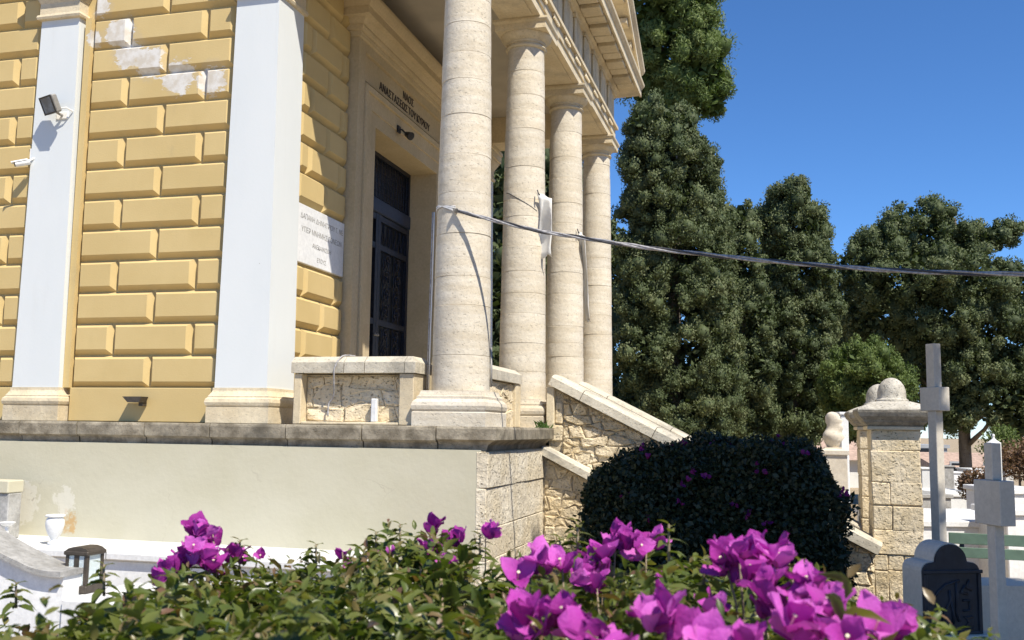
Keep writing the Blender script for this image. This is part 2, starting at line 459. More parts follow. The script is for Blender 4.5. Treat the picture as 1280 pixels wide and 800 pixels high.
M_BRACT_SHADE = leaf_mat('shaded_bract', [(0.0,(0.10,0.008,0.09)),(1.0,(0.20,0.02,0.18))], 0.55, 0.3, 0.25, (1.3,0.9,1.3))  # darker copy of the magenta bract, hedge shade put into the colour
M_TUBE = plain('cream_flower_tube', (0.70,0.62,0.42), 0.6, 0, 0.1, 60, 0)

# ================================================================== setting: ground
def ground_z(x, y):
    t = min(max((x + 1.9) / 1.5, 0), 1); t = t*t*(3-2*t)
    far = min(max((y - 7.5) / 3.0, 0), 1); far = far*far*(3-2*far)
    near = -0.15*t
    z = near*(1-far) + (-0.95*t)*far
    return z
def build_ground():
    xs = sorted(set([-900,-400,-150,-60,-30] + [i*0.75 for i in range(-20,28)] + [26,34,60,150,400,900]))
    ys = sorted(set([-900,-400,-150,-60,-20,-8,-4] + [i*0.75 for i in range(-4,30)] + [26,34,45,60,150,400,900]))
    mb = MB(); n = len(ys)
    mb.v = [(x, y, ground_z(x, y)) for x in xs for y in ys]
    mb.f = [(i*n+j, (i+1)*n+j, (i+1)*n+j+1, i*n+j+1) for i in range(len(xs)-1) for j in range(len(ys)-1)]
    structure(mb.build('ground', M_GROUND, smooth=True))
build_ground()

# ================================================================== chapel
ZP = 1.67                    # top of the podium ledge
XC = -3.03                   # column line
XF = -4.97                   # facade plane of the corner pier
COLY = (9.27, 11.68, 14.13, 16.72)
chapel = empty('chapel', (-7.0, 12.9, 0.0), 'yellow and white neoclassical cemetery chapel with four stone columns', 'building')

# ---- podium
pod = MB().box(-13.0, -2.68, 8.835, 17.2, -1.1, 1.452).build('podium_wall', M_CREAM, chapel)
pfl = MB().box(-4.94, -2.70, 9.0, 17.1, 1.49, ZP-0.006).build('portico_floor', M_TRIM, chapel)

def ledge_profile(o, sgn=1):
    # outward distance from wall, z
    return [(0.0,1.44),(0.045,1.445),(0.055,1.485),(0.062,1.50),(0.10,1.525),(0.135,1.54),(0.15,1.548),(0.152,1.648),(0.142,ZP),(-0.30,ZP),(-0.30,1.44)]
ledge = MB().box(-13.0, -2.75, 9.0, 9.2, 1.50, ZP-0.02).build('ledge', M_MORTAR, chapel)
cuts = [-13.0,-12.1,-11.2,-10.3,-9.4,-8.6,-7.80,-7.08,-6.272,-5.515,-4.673,-3.868,-3.113]
for a, b in zip(cuts[:-1], cuts[1:]):
    j = rng.uniform(-0.004, 0.004)
    pr_ = [(-.30,1.44),(0.085,1.44),(0.09,1.455),(0.098,1.50),(0.104,1.515),(0.128,1.522),(0.15,1.535),(0.152,1.58),(0.154,1.640),(0.148,1.656),(0.135,ZP),(-.30,ZP)]
    p = [(8.95 - d + j, z + (rng.uniform(-.004,.004) if z > 1.6 else rng.uniform(-.003,.003))) for d, z in pr_]
    MB().extrude(p, 'x', a+0.006, b-0.006).build('ledge_stone', M_LEDGE, ledge)
# corner stone (mitred) and return along the front
def corner_ledge():
    mb = MB(); pr = ledge_profile(0); n = len(pr); V = []
    for d, z in pr: V.append((-3.107, 8.95-max(d,.085 if d > -.1 else d), z))
    for d, z in pr: V.append((-2.68+d, 8.95-max(d,.085 if d > -.1 else d), z))
    for d, z in pr: V.append((-2.68+d, 9.75, z))
    Fc = []
    for s in (0, 1):
        for k in range(n):
            k2 = (k+1) % n
            Fc.append((s*n+k, s*n+k2, (s+1)*n+k2, (s+1)*n+k))
    Fc.append(tuple(range(n))); Fc.append(tuple(range(2*n, 3*n))[::-1])
    mb.add(V, Fc); mb.build('ledge_stone', M_LEDGE, ledge)
corner_ledge()
for a, b in ((9.762,10.55),(10.562,11.26)):
    MB().extrude([(-2.68+d, z) for d, z in ledge_profile(0)], 'y', a, b).build('ledge_stone', M_LEDGE, ledge)

# ---- stones of the podium's front return
front = MB().box(-2.74, -2.635, 8.845, 11.3, -1.1, 1.44).build('front_podium_wall', M_MORTAR, chapel)
def stone_block(x0,x1,y0,y1,z0,z1, name, mat, parent, b=0.02, jit=0.006, R=rng):
    return MB().rbox(x0,x1,y0,y1,z0,z1,b,jit,R).build(name, mat, parent)
z = 1.435; k = 0
while z > -1.0:
    h = rng.uniform(0.26, 0.40); ys = [8.828, 8.99+ (0.62 if k % 2 else 0.95)+rng.uniform(-.08,.08), 10.35+rng.uniform(-.25,.25), 11.29]
    for a, b in zip(ys[:-1], ys[1:]):
        stone_block(-2.72, -2.615+rng.uniform(-.006,.008), a+.003, b-.003, z-h+.003, z-.002, 'stone', M_PODQ, front, 0.006, 0.004)
    z -= h; k += 1

# ---- walls
side = MB().box(-13.0, -5.30, 9.065, 9.6, ZP, 7.3).build('side_wall', M_YEL, chapel)
MB().box(-13.0, -5.52, 9.602, 16.9, ZP, 7.3).build('core_wall', M_YEL, chapel)
def block_y(x0, x1, z0, z1, parent, yb=9.064, yf=9.0, g=0.004, bw=0.052):
    x0 += g; x1 -= g; z0 += g; z1 -= g
    V = [(x0,yb,z0),(x1,yb,z0),(x1,yb,z1),(x0,yb,z1),(x0+bw,yf,z0+bw*1.1),(x1-bw,yf,z0+bw*1.1),(x1-bw,yf,z1-bw*.8),(x0+bw,yf,z1-bw*.8)]
    MB().add(V, [(0,1,5,4),(1,2,6,5),(2,3,7,6),(3,0,4,7),(4,5,6,7),(3,2,1,0)]).build('block', M_YEL, parent)
def block_x(y0, y1, z0, z1, parent, xb=-5.059, xf=-5.0, g=0.004, bw=0.052):
    y0 += g; y1 -= g; z0 += g; z1 -= g
    V = [(xb,y0,z0),(xb,y1,z0),(xb,y1,z1),(xb,y0,z1),(xf,y0+bw,z0+bw*1.1),(xf,y1-bw,z0+bw*1.1),(xf,y1-bw,z1-bw*.8),(xf,y0+bw,z1-bw*.8)]
    MB().add(V, [(0,1,5,4),(1,2,6,5),(2,3,7,6),(3,0,4,7),(4,5,6,7),(3,2,1,0)]).build('block', M_YEL, parent)
ROW0, ROWH = 2.035, 0.3437
for r in range(14):
    z0, z1 = ROW0 + r*ROWH, ROW0 + (r+1)*ROWH
    if r % 2 == 0:
        right = [(-7.375,-6.41),(-6.41,-5.565)]; left = [(-8.34,-8.035),(-9.3,-8.34),(-10.26,-9.3)]
    else:
        right = [(-7.375,-6.885),(-6.885,-5.92),(-5.92,-5.565)]; left = [(-8.81,-8.035),(-9.78,-8.81),(-10.26,-9.78)]
    for a, b in right + left: block_y(a, b, z0, z1, side)
# plain band under the courses, panel edge beside the pilaster
for a, b in ((-7.36,-5.50),(-10.3,-8.0)):
    MB().rbox(a, b, 9.0, 9.066, ZP+0.004, ROW0-0.006, 0.006).build('base_band', M_YEL, side)

face = MB().box(-5.5, -5.062, 9.46, 10.9, ZP, 7.3).build('facade_wall', M_YEL, chapel)
MB().box(-5.5, -5.062, 14.2, 16.9, ZP, 7.3).build('facade_wall', M_YEL, chapel)
for r in range(14):
    z0, z1 = ROW0 + r*ROWH, ROW0 + (r+1)*ROWH
    if r in (4, 5):
        continue                                  # the inscription plaque sits here
    for a, b in ([(9.50,10.17),(10.17,10.735)] if r % 2 == 0 else [(9.50,9.74),(9.74,10.52),(10.52,10.735)]):
        block_x(a, b, z0, z1, face)
MB().rbox(-5.061, -5.0, 9.5, 10.73, ZP+.004, ROW0-.006, 0.006).build('base_band', M_YEL, face)

# ---- pilasters
def pilaster(xc, w0, w1, ytop, y0=8.93, side_depth=0.14, name='pilaster', xr=None):
    zt = 6.17; zb = 2.03
    p = MB()
    hx0, hx1 = w0/2, w1/2
    yb = y0 + side_depth
    tap = (w0-w1)/2
    V = [(xc-hx0,y0,zb),(xc+hx0,y0,zb),(xc+hx0,yb,zb),(xc-hx0,yb,zb),(xc-hx1,y0+.012,zt),(xc+hx1,y0+.012,zt),(xc+hx1,yb,zt),(xc-hx1,yb,zt)]
    p.add(V, [(0,3,2,1),(4,5,6,7),(0,1,5,4),(1,2,6,5),(2,3,7,6),(3,0,4,7)])
    o = p.build(name, M_WHITE, chapel)
    cy = (y0+yb)/2; hy = (yb-y0)/2
    def sq(pr): return [((hx0+e, hy+e), z) for e, z in pr]
    MB().square(sq([(0.055,ZP+.003),(0.055,1.83),(0.048,1.835),(0.062,1.85),(0.07,1.88),(0.062,1.915),(0.045,1.93),(0.045,1.945),(0.038,1.95),(0.018,1.985),(0.012,2.0),(0.012,2.029)]), (xc, cy)).build('pilaster_base', M_TRIM, o)
    def sq1(pr): return [((hx1+e, hy+e), z) for e, z in pr]
    MB().square(sq1([(0.005,6.168),(0.03,6.175),(0.038,6.20),(0.03,6.225),(0.012,6.235),(0.012,6.36),(0.03,6.40),(0.07,6.47),(0.09,6.50),(0.09,6.53),(0.12,6.535),(0.12,6.66),(0.14,6.67),(0.14,6.729)]), (xc, cy)).build('pilaster_capital', M_TRIM, o)
    return o
pilaster(-7.745, 0.595, 0.50, 6.2)
pilaster(-10.55, 0.595, 0.50, 6.2)
pilaster(-5.265, 0.595, 0.50, 6.2, y0=8.93, side_depth=0.57, name='corner_pilaster')
pilaster(-5.265, 0.595, 0.50, 6.2, y0=16.45, side_depth=0.57, name='corner_pilaster')
# yellow return strip to the right of the first pilaster
MB().box(-7.447, -7.37, 8.99, 9.064, 2.03, 6.17).build('return_strip', M_YEL, side)

# ---- columns
def column(cy, R):
    o = MB().lathe([(0.277,1.9),(0.277,2.3),(0.226,6.41)], (XC, cy, 0), 24).build('column', M_MORTAR, chapel)
    o_w = wloc(o)
    MB().square([(0.37,ZP),(0.37,1.80),(0.362,1.808),(0.358,1.81),(0.372,1.83),(0.378,1.865),(0.368,1.90),(0.345,1.925),(0.335,1.93),(0.335,1.955),(0.322,1.962),(0.308,1.995),(0.304,2.012)], (XC, cy)).build('column_base', M_COL, o)
    zt = 6.42; z = 2.012
    def rad(z):
        t = (z-2.012)/(zt-2.012); return 0.288 - 0.056*t**1.35
    while z < zt - 0.01:
        h = R.choice((0.20,0.24,0.30,0.34,0.40,0.46)) + R.uniform(-.03,.03)
        z2 = min(z+h, zt)
        if zt - z2 < 0.15: z2 = zt
        jx, jy = R.uniform(-.003,.003), R.uniform(-.003,.003)
        g = 0.0018; c = 0.003
        pr = [(rad(z)-0.006, z+g*.3),(rad(z)-c, z+g),(rad(z)-.0015, z+g+c*.6),(rad((z+z2)/2), (z+z2)/2),(rad(z2)-.0015, z2-g-c*.6),(rad(z2)-c, z2-g),(rad(z2)-0.006, z2-g*.3)]
        MB().lathe(pr, (XC+jx, cy+jy, 0), 40).build('drum', M_COL, o, smooth=35)
        z = z2
    cap = MB().lathe([(0.225,6.405),(0.252,6.41),(0.264,6.428),(0.252,6.446),(0.236,6.45),(0.236,6.468),(0.25,6.475),(0.252,6.49),(0.25,6.50),(0.285,6.525),(0.315,6.56),(0.325,6.585),(0.318,6.60)], (XC, cy, 0), 40)
    cap.build('capital', M_TRIM, o, smooth=40)
    MB().square([(0.325,6.592),(0.325,6.675),(0.345,6.69),(0.352,6.705),(0.352,6.731)], (XC, cy)).build('abacus', M_TRIM, o)
for i, cy in enumerate(COLY): column(cy, random.Random(40+i))

# ---- entablature along the front, side beams, ceiling
YN, YE = COLY[0]-0.27, COLY[3]+0.27
XO = XC + 0.262; XI = XC - 0.262
ent = MB().box(XI, XO, YN, YE, 6.735, 7.62).build('entablature', M_TRIM, chapel)
fas = MB().box(XO, XO+0.022, YN-.02, YE+.02, 6.86, 7.0).build('upper_fascia', M_TRIM, ent)
MB().box(XO, XO+0.07, YN-.06, YE+.06, 7.002, 7.055).build('taenia', M_TRIM, ent)
t = YN + 0.16; tri = []
while t < YE:
    tri.append(t); t += 0.72
for t in tri:
    MB().rbox(XO+.022, XO+0.055, t-.16, t+.16, 6.965, 7.001, 0.004).build('regula', M_TRIM, ent)
    g = MB()
    for q in range(6): g.lathe([(0.014,6.928),(0.020,6.930),(0.014,6.964)], (XO+0.045, t-.135+q*.054, 0), 8)
    g.build('guttae', M_TRIM, ent)
    for q in (-1, 0, 1):
        MB().rbox(XO, XO+0.045, t+q*.108-.042, t+q*.108+.042, 7.056, 7.56, 0.018).build('triglyph_bar', M_TRIM, ent)
    MB().box(XO, XO+0.05, t-.165, t+.165, 7.561, 7.615).build('triglyph_cap', M_TRIM, ent)
bed = MB().extrude([(XO,7.618),(XO+.03,7.62),(XO+.05,7.65),(XO+.05,7.665),(XO+.09,7.69),(XO+.09,7.72),(XI,7.72),(XI,7.62)], 'y', YN-.05, YE+.05).build('bed_moulding', M_TRIM, ent)
cor = MB().extrude([(XI,7.725),(XO+.40,7.745),(XO+.40,7.72),(XO+.43,7.72),(XO+.43,7.85),(XO+.445,7.855),(XO+.455,7.875),(XO+.485,7.90),(XO+.49,7.925),(XO+.49,7.945),(XI,7.96)], 'y', YN-.45, YE+.45).build('cornice', M_TRIM, chapel)
for t in tri:
    MB().rbox(XO+.10, XO+0.385, t-.15, t+.15, 7.665, 7.735, 0.008).build('mutule', M_TRIM, cor)
    if t + .36 < YE:
        MB().rbox(XO+.10, XO+0.385, t+.36-.12, t+.36+.12, 7.69, 7.735, 0.008).build('mutule', M_TRIM, cor)
# soffit panels and side beams
for a, b in zip(COLY[:-1], COLY[1:]):
    MB().rbox(XI+.08, XO-.08, a+.42, b-.42, 6.715, 6.734, 0.006).build('soffit_panel', M_TRIM, ent)
for yc in (COLY[0], COLY[3]):
    bm_ = MB().box(-5.5, XI-.003, yc-.262, yc+.262, 6.735, 7.62).build('side_beam', M_TRIM, chapel)
    s = -1 if yc < 12 else 1
    MB().box(-5.5, XI-.003, min(yc+s*.262, yc+s*.332), max(yc+s*.262, yc+s*.332), 7.002, 7.055).build('taenia', M_TRIM, bm_)
for yb, s in ((9.0-.03, -1), (16.98, 1)):
    MB().box(-13, -5.503, min(yb, yb-s*.4), max(yb, yb-s*.4), 6.735, 7.62).build('side_entablature', M_TRIM, chapel)
    MB().extrude([(yb,7.725),(yb+s*.42,7.745),(yb+s*.42,7.72),(yb+s*.45,7.72),(yb+s*.45,7.85),(yb+s*.49,7.90),(yb+s*.49,7.945),(yb-s*.4,7.95),(yb-s*.4,7.62),(yb,7.62)], 'x', -13.2, XI-.01).build('side_cornice', M_TRIM, chapel)
MB().box(-5.1, XI-.003, COLY[0]+.265, COLY[3]-.265, 7.20, 7.30).build('portico_ceiling', M_CEIL, chapel)

# ---- pediment and roof
YM = (YN+YE)/2; HW = (YE-YN)/2 + 0.45; SL = 0.46
ZA = 7.96 + HW*SL
MB().extrude([(YM-HW+.5, 7.962),(YM+HW-.5,7.962),(YM,ZA-.28)], 'x', XI, XO-.02).build('pediment', M_TRIM, chapel)
def rake(s):
    pr = [(XI,0.0),(XO+.05,0.0),(XO+.09,.05),(XO+.40,.06),(XO+.40,.03),(XO+.43,.03),(XO+.43,.15),(XO+.455,.17),(XO+.49,.21),(XO+.50,.25),(XI,.25)]
    V = []; n = len(pr)
    for yy, zz in ((YM+s*HW, 7.962), (YM, ZA)):
        for x, h in pr: V.append((x, yy, zz + h))
    Fc = [(k,(k+1)%n,n+(k+1)%n,n+k) for k in range(n)] + [tuple(range(n))[::-1], tuple(range(n,2*n))]
    rk = MB().add(V, Fc).build('raking_cornice', M_TRIM, chapel)
    for i in range(8):
        f = (i+.7)/9
        y = YM+s*HW*(1-f); zz = 7.962 + HW*SL*f
        MB().rbox(XO+.10, XO+.38, y-.12, y+.12, zz-.04, zz+.055, 0.006).build('rake_mutule', M_TRIM, rk)
for s in (-1, 1):
    rake(s)
    MB().add([(-13.2,YM+s*HW,8.0),(XI,YM+s*HW,8.0),(XI,YM,ZA+.04),(-13.2,YM,ZA+.04),(-13.2,YM+s*HW,8.12),(XI,YM+s*HW,8.12),(XI,YM,ZA+.16),(-13.2,YM,ZA+.16)],
             [(0,1,2,3),(4,5,6,7),(0,1,5,4),(1,2,6,5),(2,3,7,6),(3,0,4,7)]).build('roof', M_TILE, chapel)

# ---- door surround
DY0, DY1, DZ = 11.37, 13.72, 5.47
sur = MB()
sur.box(-5.38, -4.93, 10.95, DY0, ZP, DZ+.48); sur.box(-5.38, -4.93, DY1, 14.25, ZP, DZ+.48); sur.box(-5.38, -4.93, DY0, DY1, DZ, DZ+.48)
ds = sur.build('door_surround', M_DOORST, chapel)
def frame_strip(a, b, x, top):
    # outer fascia mouldings round the opening: a = offset from opening start, b = end
    m = MB()
    m.box(-4.935, x, DY0-b, DY0-a, ZP+.002, DZ+b); m.box(-4.935, x, DY1+a, DY1+b, ZP+.002, DZ+b); m.box(-4.935, x, DY0-a, DY1+a, DZ+a, DZ+b)
    m.build('surround_fascia', M_DOORST, ds)
frame_strip(0.17, 0.36, -4.912, 0); frame_strip(0.36, 0.43, -4.875, 0)
for a, b in ((10.735,10.935),(14.155,14.36)): MB().box(-5.3, -4.90, a, b, ZP, 6.42).build('outer_jamb', M_DOORST, ds)
MB().box(-5.3, -4.945, 10.937, 14.153, DZ+.482, 6.42).build('frieze_panel', M_DOORST, ds)
MB().box(-4.944, -4.90, 10.937, 14.153, 6.30, 6.42).build('frieze_band', M_DOORST, ds)
MB().box(-4.944, -4.92, 10.937, 14.153, DZ+.484, DZ+.515).build('frieze_band', M_DOORST, ds)
def door_cornice(pr, y0, y1, x0):
    # pr = (projection, z); mitred at the ends
    m = MB(); n = len(pr); V = []
    for p, z in pr: V.append((-5.2, y0-p, z))
    for p, z in pr: V.append((x0+p, y0-p, z))
    for p, z in pr: V.append((x0+p, y1+p, z))
    for p, z in pr: V.append((-5.2, y1+p, z))
    Fc = []
    for s in range(3):
        for k in range(n-1): Fc.append((s*n+k, (s+1)*n+k, (s+1)*n+k+1, s*n+k+1))
    Fc.append((n-1, 2*n-1, 3*n-1, 4*n-1)); Fc.append((0, n, 2*n, 3*n)[::-1])
    m.add(V, Fc); return m
door_cornice([(0.0,6.422),(0.025,6.43),(0.035,6.47),(0.035,6.49),(0.06,6.495),(0.075,6.53),(0.075,6.56),(0.085,6.565),(0.12,6.61),(0.13,6.625),(0.20,6.63),(0.20,6.72),(0.215,6.725),(0.25,6.77),(0.275,6.82),(0.275,6.86)], 10.735, 14.36, -4.90).build('door_cornice', M_DOORST, ds)

def text(txt, size, mat, name, parent, origin, right, up, align='CENTER', depth=0.004, squeeze=1.0):
    cu = bpy.data.curves.new(name, 'FONT'); cu.body = txt; cu.size = size; cu.extrude = depth
    cu.align_x = align; cu.align_y = 'CENTER'; cu.resolution_u = 2
    tmp = bpy.data.objects.new(name, cu); col.objects.link(tmp)
    dg = bpy.context.evaluated_depsgraph_get()
    me = bpy.data.meshes.new_from_object(tmp.evaluated_get(dg))
    bpy.data.objects.remove(tmp)
    r = Vector(right).normalized(); u = Vector(up).normalized(); n = r.cross(u)
    o3 = Vector(origin) - Vector(wloc(parent))
    Mx = Matrix(((r.x*squeeze,u.x,n.x,o3.x),(r.y*squeeze,u.y,n.y,o3.y),(r.z*squeeze,u.z,n.z,o3.z),(0,0,0,1)))
    me.transform(Mx); me.materials.clear(); me.materials.append(mat)
    return link(name, me, parent)
text('ΝΑΟΣ', 0.145, M_INK, 'inscription', ds, (-4.940, 12.50, 6.215), (0,1,0), (0,0,1))
for w_, yc in (('ΑΝΑΣΤΑΣΕΩΣ', 11.98), ('ΤΟΥ', 12.66), ('ΚΥΡΙΟΥ', 13.11)):
    text(w_, 0.145, M_INK, 'inscription', ds, (-4.940, yc, 6.06), (0,1,0), (0,0,1), squeeze=1.02)

# ---- door
door = MB().box(-5.46, -5.40, DY0+.002, DY1-.002, ZP+.002, DZ-.002).build('door', M_GLASSD, chapel)
TB0, TB1 = 4.62, 4.82
YMID = (DY0+DY1)/2
MB().rbox(-5.40, -5.33, DY0+.003, DY1-.003, TB0, TB1, 0.012).build('transom_bar', M_IRONB, door)
fr = MB(); fr.box(-5.40,-5.35,DY0+.003,DY0+.06,TB1+.002,DZ-.003); fr.box(-5.40,-5.35,DY1-.06,DY1-.003,TB1+.002,DZ-.003); fr.box(-5.40,-5.35,DY0+.062,DY1-.062,DZ-.06,DZ-.003)
fr.build('transom_frame', M_IRON, door)
gr = MB(); y = DY0+.1
w_, h_ = DY1-DY0-.16, DZ-TB1-.09
n = 22
for i in range(n+1):
    yy = DY0+.08+w_*i/n
    gr.tube([(-5.385,yy,TB1+.01),(-5.385,yy,DZ-.06)], 0.008, 5)
for i in range(7):
    zz = TB1+.04+h_*i/6
    gr.tube([(-5.378,DY0+.06,zz),(-5.378,DY1-.06,zz)], 0.006, 5)
gr.build('transom_grille', M_IRON, door)
def door_leaf(y0, y1, R):
    lf = MB(); x0, x1 = -5.398, -5.35
    z0, z1 = ZP+.02, TB0-.004
    lf.box(x0,x1,y0,y0+.085,z0,z1); lf.box(x0,x1,y1-.085,y1,z0,z1)
    for zz in (z0, 2.0, 3.06, 4.12, z1-.09): lf.box(x0,x1-.004,y0+.086,y1-.086,zz,zz+.08)
    o = lf.build('door_leaf', M_IRON, door)
    bars = MB()
    k = 5
    for i in range(1, k):
        yy = y0+.085+(y1-y0-.17)*i/k
        bars.tube([(-5.385,yy,z0+.05),(-5.385,yy,z1-.05)], 0.007, 5)
    bars.build('bar', M_IRON, o)
    sc = MB()
    for (za, zb) in ((2.1,3.05),(3.16,4.11)):
        for cx in (0.3, 0.7):
            for i in range(4):
                cyy = y0+.085+(y1-y0-.17)*cx; czz = za + (zb-za)*(i+.5)/4
                pts = []
                for q in range(15):
                    a = q/14*2*math.pi*1.4; rr = 0.115*(1-q/18)
                    sg = 1 if (i+(cx>.5)) % 2 else -1
                    pts.append((-5.368, cyy+sg*rr*math.cos(a), czz+rr*math.sin(a)))
                sc.tube(pts, 0.011, 5)
                sc.tube([(-5.368,cyy-.12,czz-.12),(-5.368,cyy,czz),(-5.368,cyy+.12,czz+.12)], 0.009, 5)
    for i in range(6):
        cyy = y0+.12+(y1-y0-.24)*(i+.5)/6
        sc.tube([(-5.368,cyy-.06,4.22),(-5.368,cyy,4.5),(-5.368,cyy+.06,4.22)], 0.009, 5)
    sc.build('scrollwork', M_IRON, o)
    MB().lathe([(0.0,0),(0.022,0.004),(0.026,0.02),(0.012,0.04),(0.0,0.045)], (-5.34, y1-.04 if y1 < YMID+.01 else y0+.04, 2.9), 10).build('door_knob', M_GREYM, o)
door_leaf(DY0+.004, YMID-.004, rng); door_leaf(YMID+.004, DY1-.004, rng)

# ---- rubble helper
def clip(poly, a, b, c):
    # keep a*x+b*y<=c
    out = []
    for i in range(len(poly)):
        p, q = poly[i], poly[(i+1) % len(poly)]
        dp, dq = a*p[0]+b*p[1]-c, a*q[0]+b*q[1]-c
        if dp <= 0: out.append(p)
        if dp*dq < 0:
            t = dp/(dp-dq); out.append((p[0]+t*(q[0]-p[0]), p[1]+t*(q[1]-p[1])))
    return out
def area(poly):
    return abs(sum(p[0]*q[1]-q[0]*p[1] for p, q in zip(poly, poly[1:]+poly[:1])))/2
def shrink(poly, g):
    cx = sum(p[0] for p in poly)/len(poly); cy = sum(p[1] for p in poly)/len(poly)
    out = []
    for x, y in poly:
        d = math.hypot(x-cx, y-cy); k = max(0.2, (d-g)/d) if d > 1e-6 else 1
        out.append((cx+(x-cx)*k, cy+(y-cy)*k))
    return out
def rubble(parent, u0, u1, v0, v1, clips, to3, R, mat, hmin=0.09, hmax=0.2, wmin=0.12, wmax=0.38, proud=0.045, gap=0.001, name='stone'):
    v = v0
    rows = [v0]
    while v < v1:
        v += R.uniform(hmin, hmax); rows.append(v)
    def wob(i, u): return rows[i] + 0.030*math.sin(u*5.1+i*2.3) + 0.018*math.sin(u*11.7+i*4.1)
    for i in range(len(rows)-1):
        u = u0 - R.uniform(0, wmax)
        lean = R.uniform(-.03,.03)
        while u < u1:
            w = R.uniform(wmin, wmax)
            sub = [(i, i+1)]
            ua, ub = u, u+w
            l2 = R.uniform(-.035,.035)
            um = (ua+ub)/2
            poly = [(ua+lean, wob(i,ua)),(um, wob(i,um)-R.uniform(0,.012)),(ub+l2, wob(i,ub)),(ub-l2, wob(i+1,ub)),(um+R.uniform(-.05,.05), wob(i+1,um)+R.uniform(0,.015)),(ua-lean, wob(i+1,ua))]
            lean = l2
            for cl in clips: 
                poly = clip(poly, *cl)
                if len(poly) < 3: break
            if len(poly) >= 3 and area(poly) > 0.003:
                rag = []
                for q in range(len(poly)):
                    a_, b_ = poly[q], poly[(q+1) % len(poly)]
                    rag.append(a_)
                    if math.hypot(a_[0]-b_[0], a_[1]-b_[1]) > .07:
                        rag.append(((a_[0]+b_[0])/2+R.uniform(-.010,.010), (a_[1]+b_[1])/2+R.uniform(-.010,.010)))
                poly = rag
                p0 = shrink(poly, gap); p1 = shrink(poly, gap+0.006); p2 = shrink(poly, gap+0.024)
                d = proud*R.uniform(0.25, 1.1)
                m = MB(); n = len(p0)
                V = [to3(a, b, -0.02) for a, b in p0] + [to3(a, b, d*.55) for a, b in p1] + [to3(a, b, d+R.uniform(-.012,.008)) for a, b in p2]
                Fc = []
                for s in (0, 1):
                    for k in range(n): Fc.append((s*n+k, s*n+(k+1)%n, (s+1)*n+(k+1)%n, (s+1)*n+k))
                Fc.append(tuple(range(2*n, 3*n)))
                m.add(V, Fc); m.build(name, mat, parent)
            u = ub

# ---- side parapet between pier and first column
par = MB().box(-4.66, -3.42, 9.09, 9.36, ZP, 2.17).build('parapet', M_MORTAR, chapel)
stone_block(-4.685,-4.60, 8.955, 9.39, ZP+.002, 2.175, 'end_post', M_TRIM, par, 0.008, 0.002)
stone_block(-3.555,-3.405, 8.955, 9.39, ZP+.002, 2.175, 'end_post', M_TRIM, par, 0.008, 0.002)
def coping(x0, x1, y0, y1, zb, parent, axis='x'):
    pr = [(y0,zb),(y0,zb+.105),(y0+.075,zb+.165),(y1-.075,zb+.165),(y1,zb+.105),(y1,zb)]
    return MB().extrude(pr, axis, x0, x1).build('coping_stone', M_COPE, parent)
for a, b in ((-4.705,-4.14),(-4.132,-3.92),(-3.912,-3.50)): coping(a, b, 8.93, 9.41, 2.18, par)
# hipped end stone
MB().add([(-3.494,8.93,2.18),(-3.385,8.93,2.18),(-3.385,9.41,2.18),(-3.494,9.41,2.18),(-3.494,8.93,2.285),(-3.385,8.93,2.285),(-3.385,9.41,2.285),(-3.494,9.41,2.285),(-3.494,9.005,2.345),(-3.44,9.005,2.345),(-3.44,9.335,2.345),(-3.494,9.335,2.345)],
         [(0,1,2,3),(0,1,5,4),(1,2,6,5),(2,3,7,6),(3,0,4,7),(4,5,9,8),(5,6,10,9),(6,7,11,10),(7,4,8,11),(8,9,10,11)]).build('coping_stone', M_COPE, par)
rubble(par, -4.6, -3.555, ZP+.03, 2.15, [(-1,0,4.595),(1,0,-3.56),(0,1,2.155),(0,-1,-(ZP+.02))], lambda u, v, d: (u, 9.085-d, v), random.Random(3), M_QUOIN, 0.12, 0.24, 0.2, 0.5, 0.022)
MB().rbox(-4.6, -3.56, 8.965, 9.09, ZP+.002, ZP+.028, 0.006).build('sill_stone', M_TRIM, par)

# ---- front parapet between first and second column
par2 = MB().box(-3.24, -2.99, 9.63, 11.30, ZP, 2.17).build('parapet', M_MORTAR, chapel)
for a, b in ((9.60,10.4),(10.406,11.305)):
    pr = [(-3.27,2.18),(-3.27,2.285),(-3.20,2.345),(-3.02,2.345),(-2.93,2.285),(-2.93,2.18)]
    MB().extrude(pr, 'y', a, b).build('coping_stone', M_COPE, par2)
MB().rbox(-3.25,-2.945, 11.08, 11.30, ZP+.002, 2.176, 0.008).build('end_post', M_TRIM, par2)
rubble(par2, 9.6, 11.08, ZP+.005, 2.16, [(1,0,11.07),(0,1,2.165)], lambda u, v, d: (-2.99+d, u, v), random.Random(4), M_QUOIN, 0.14, 0.24, 0.2, 0.5, 0.02)

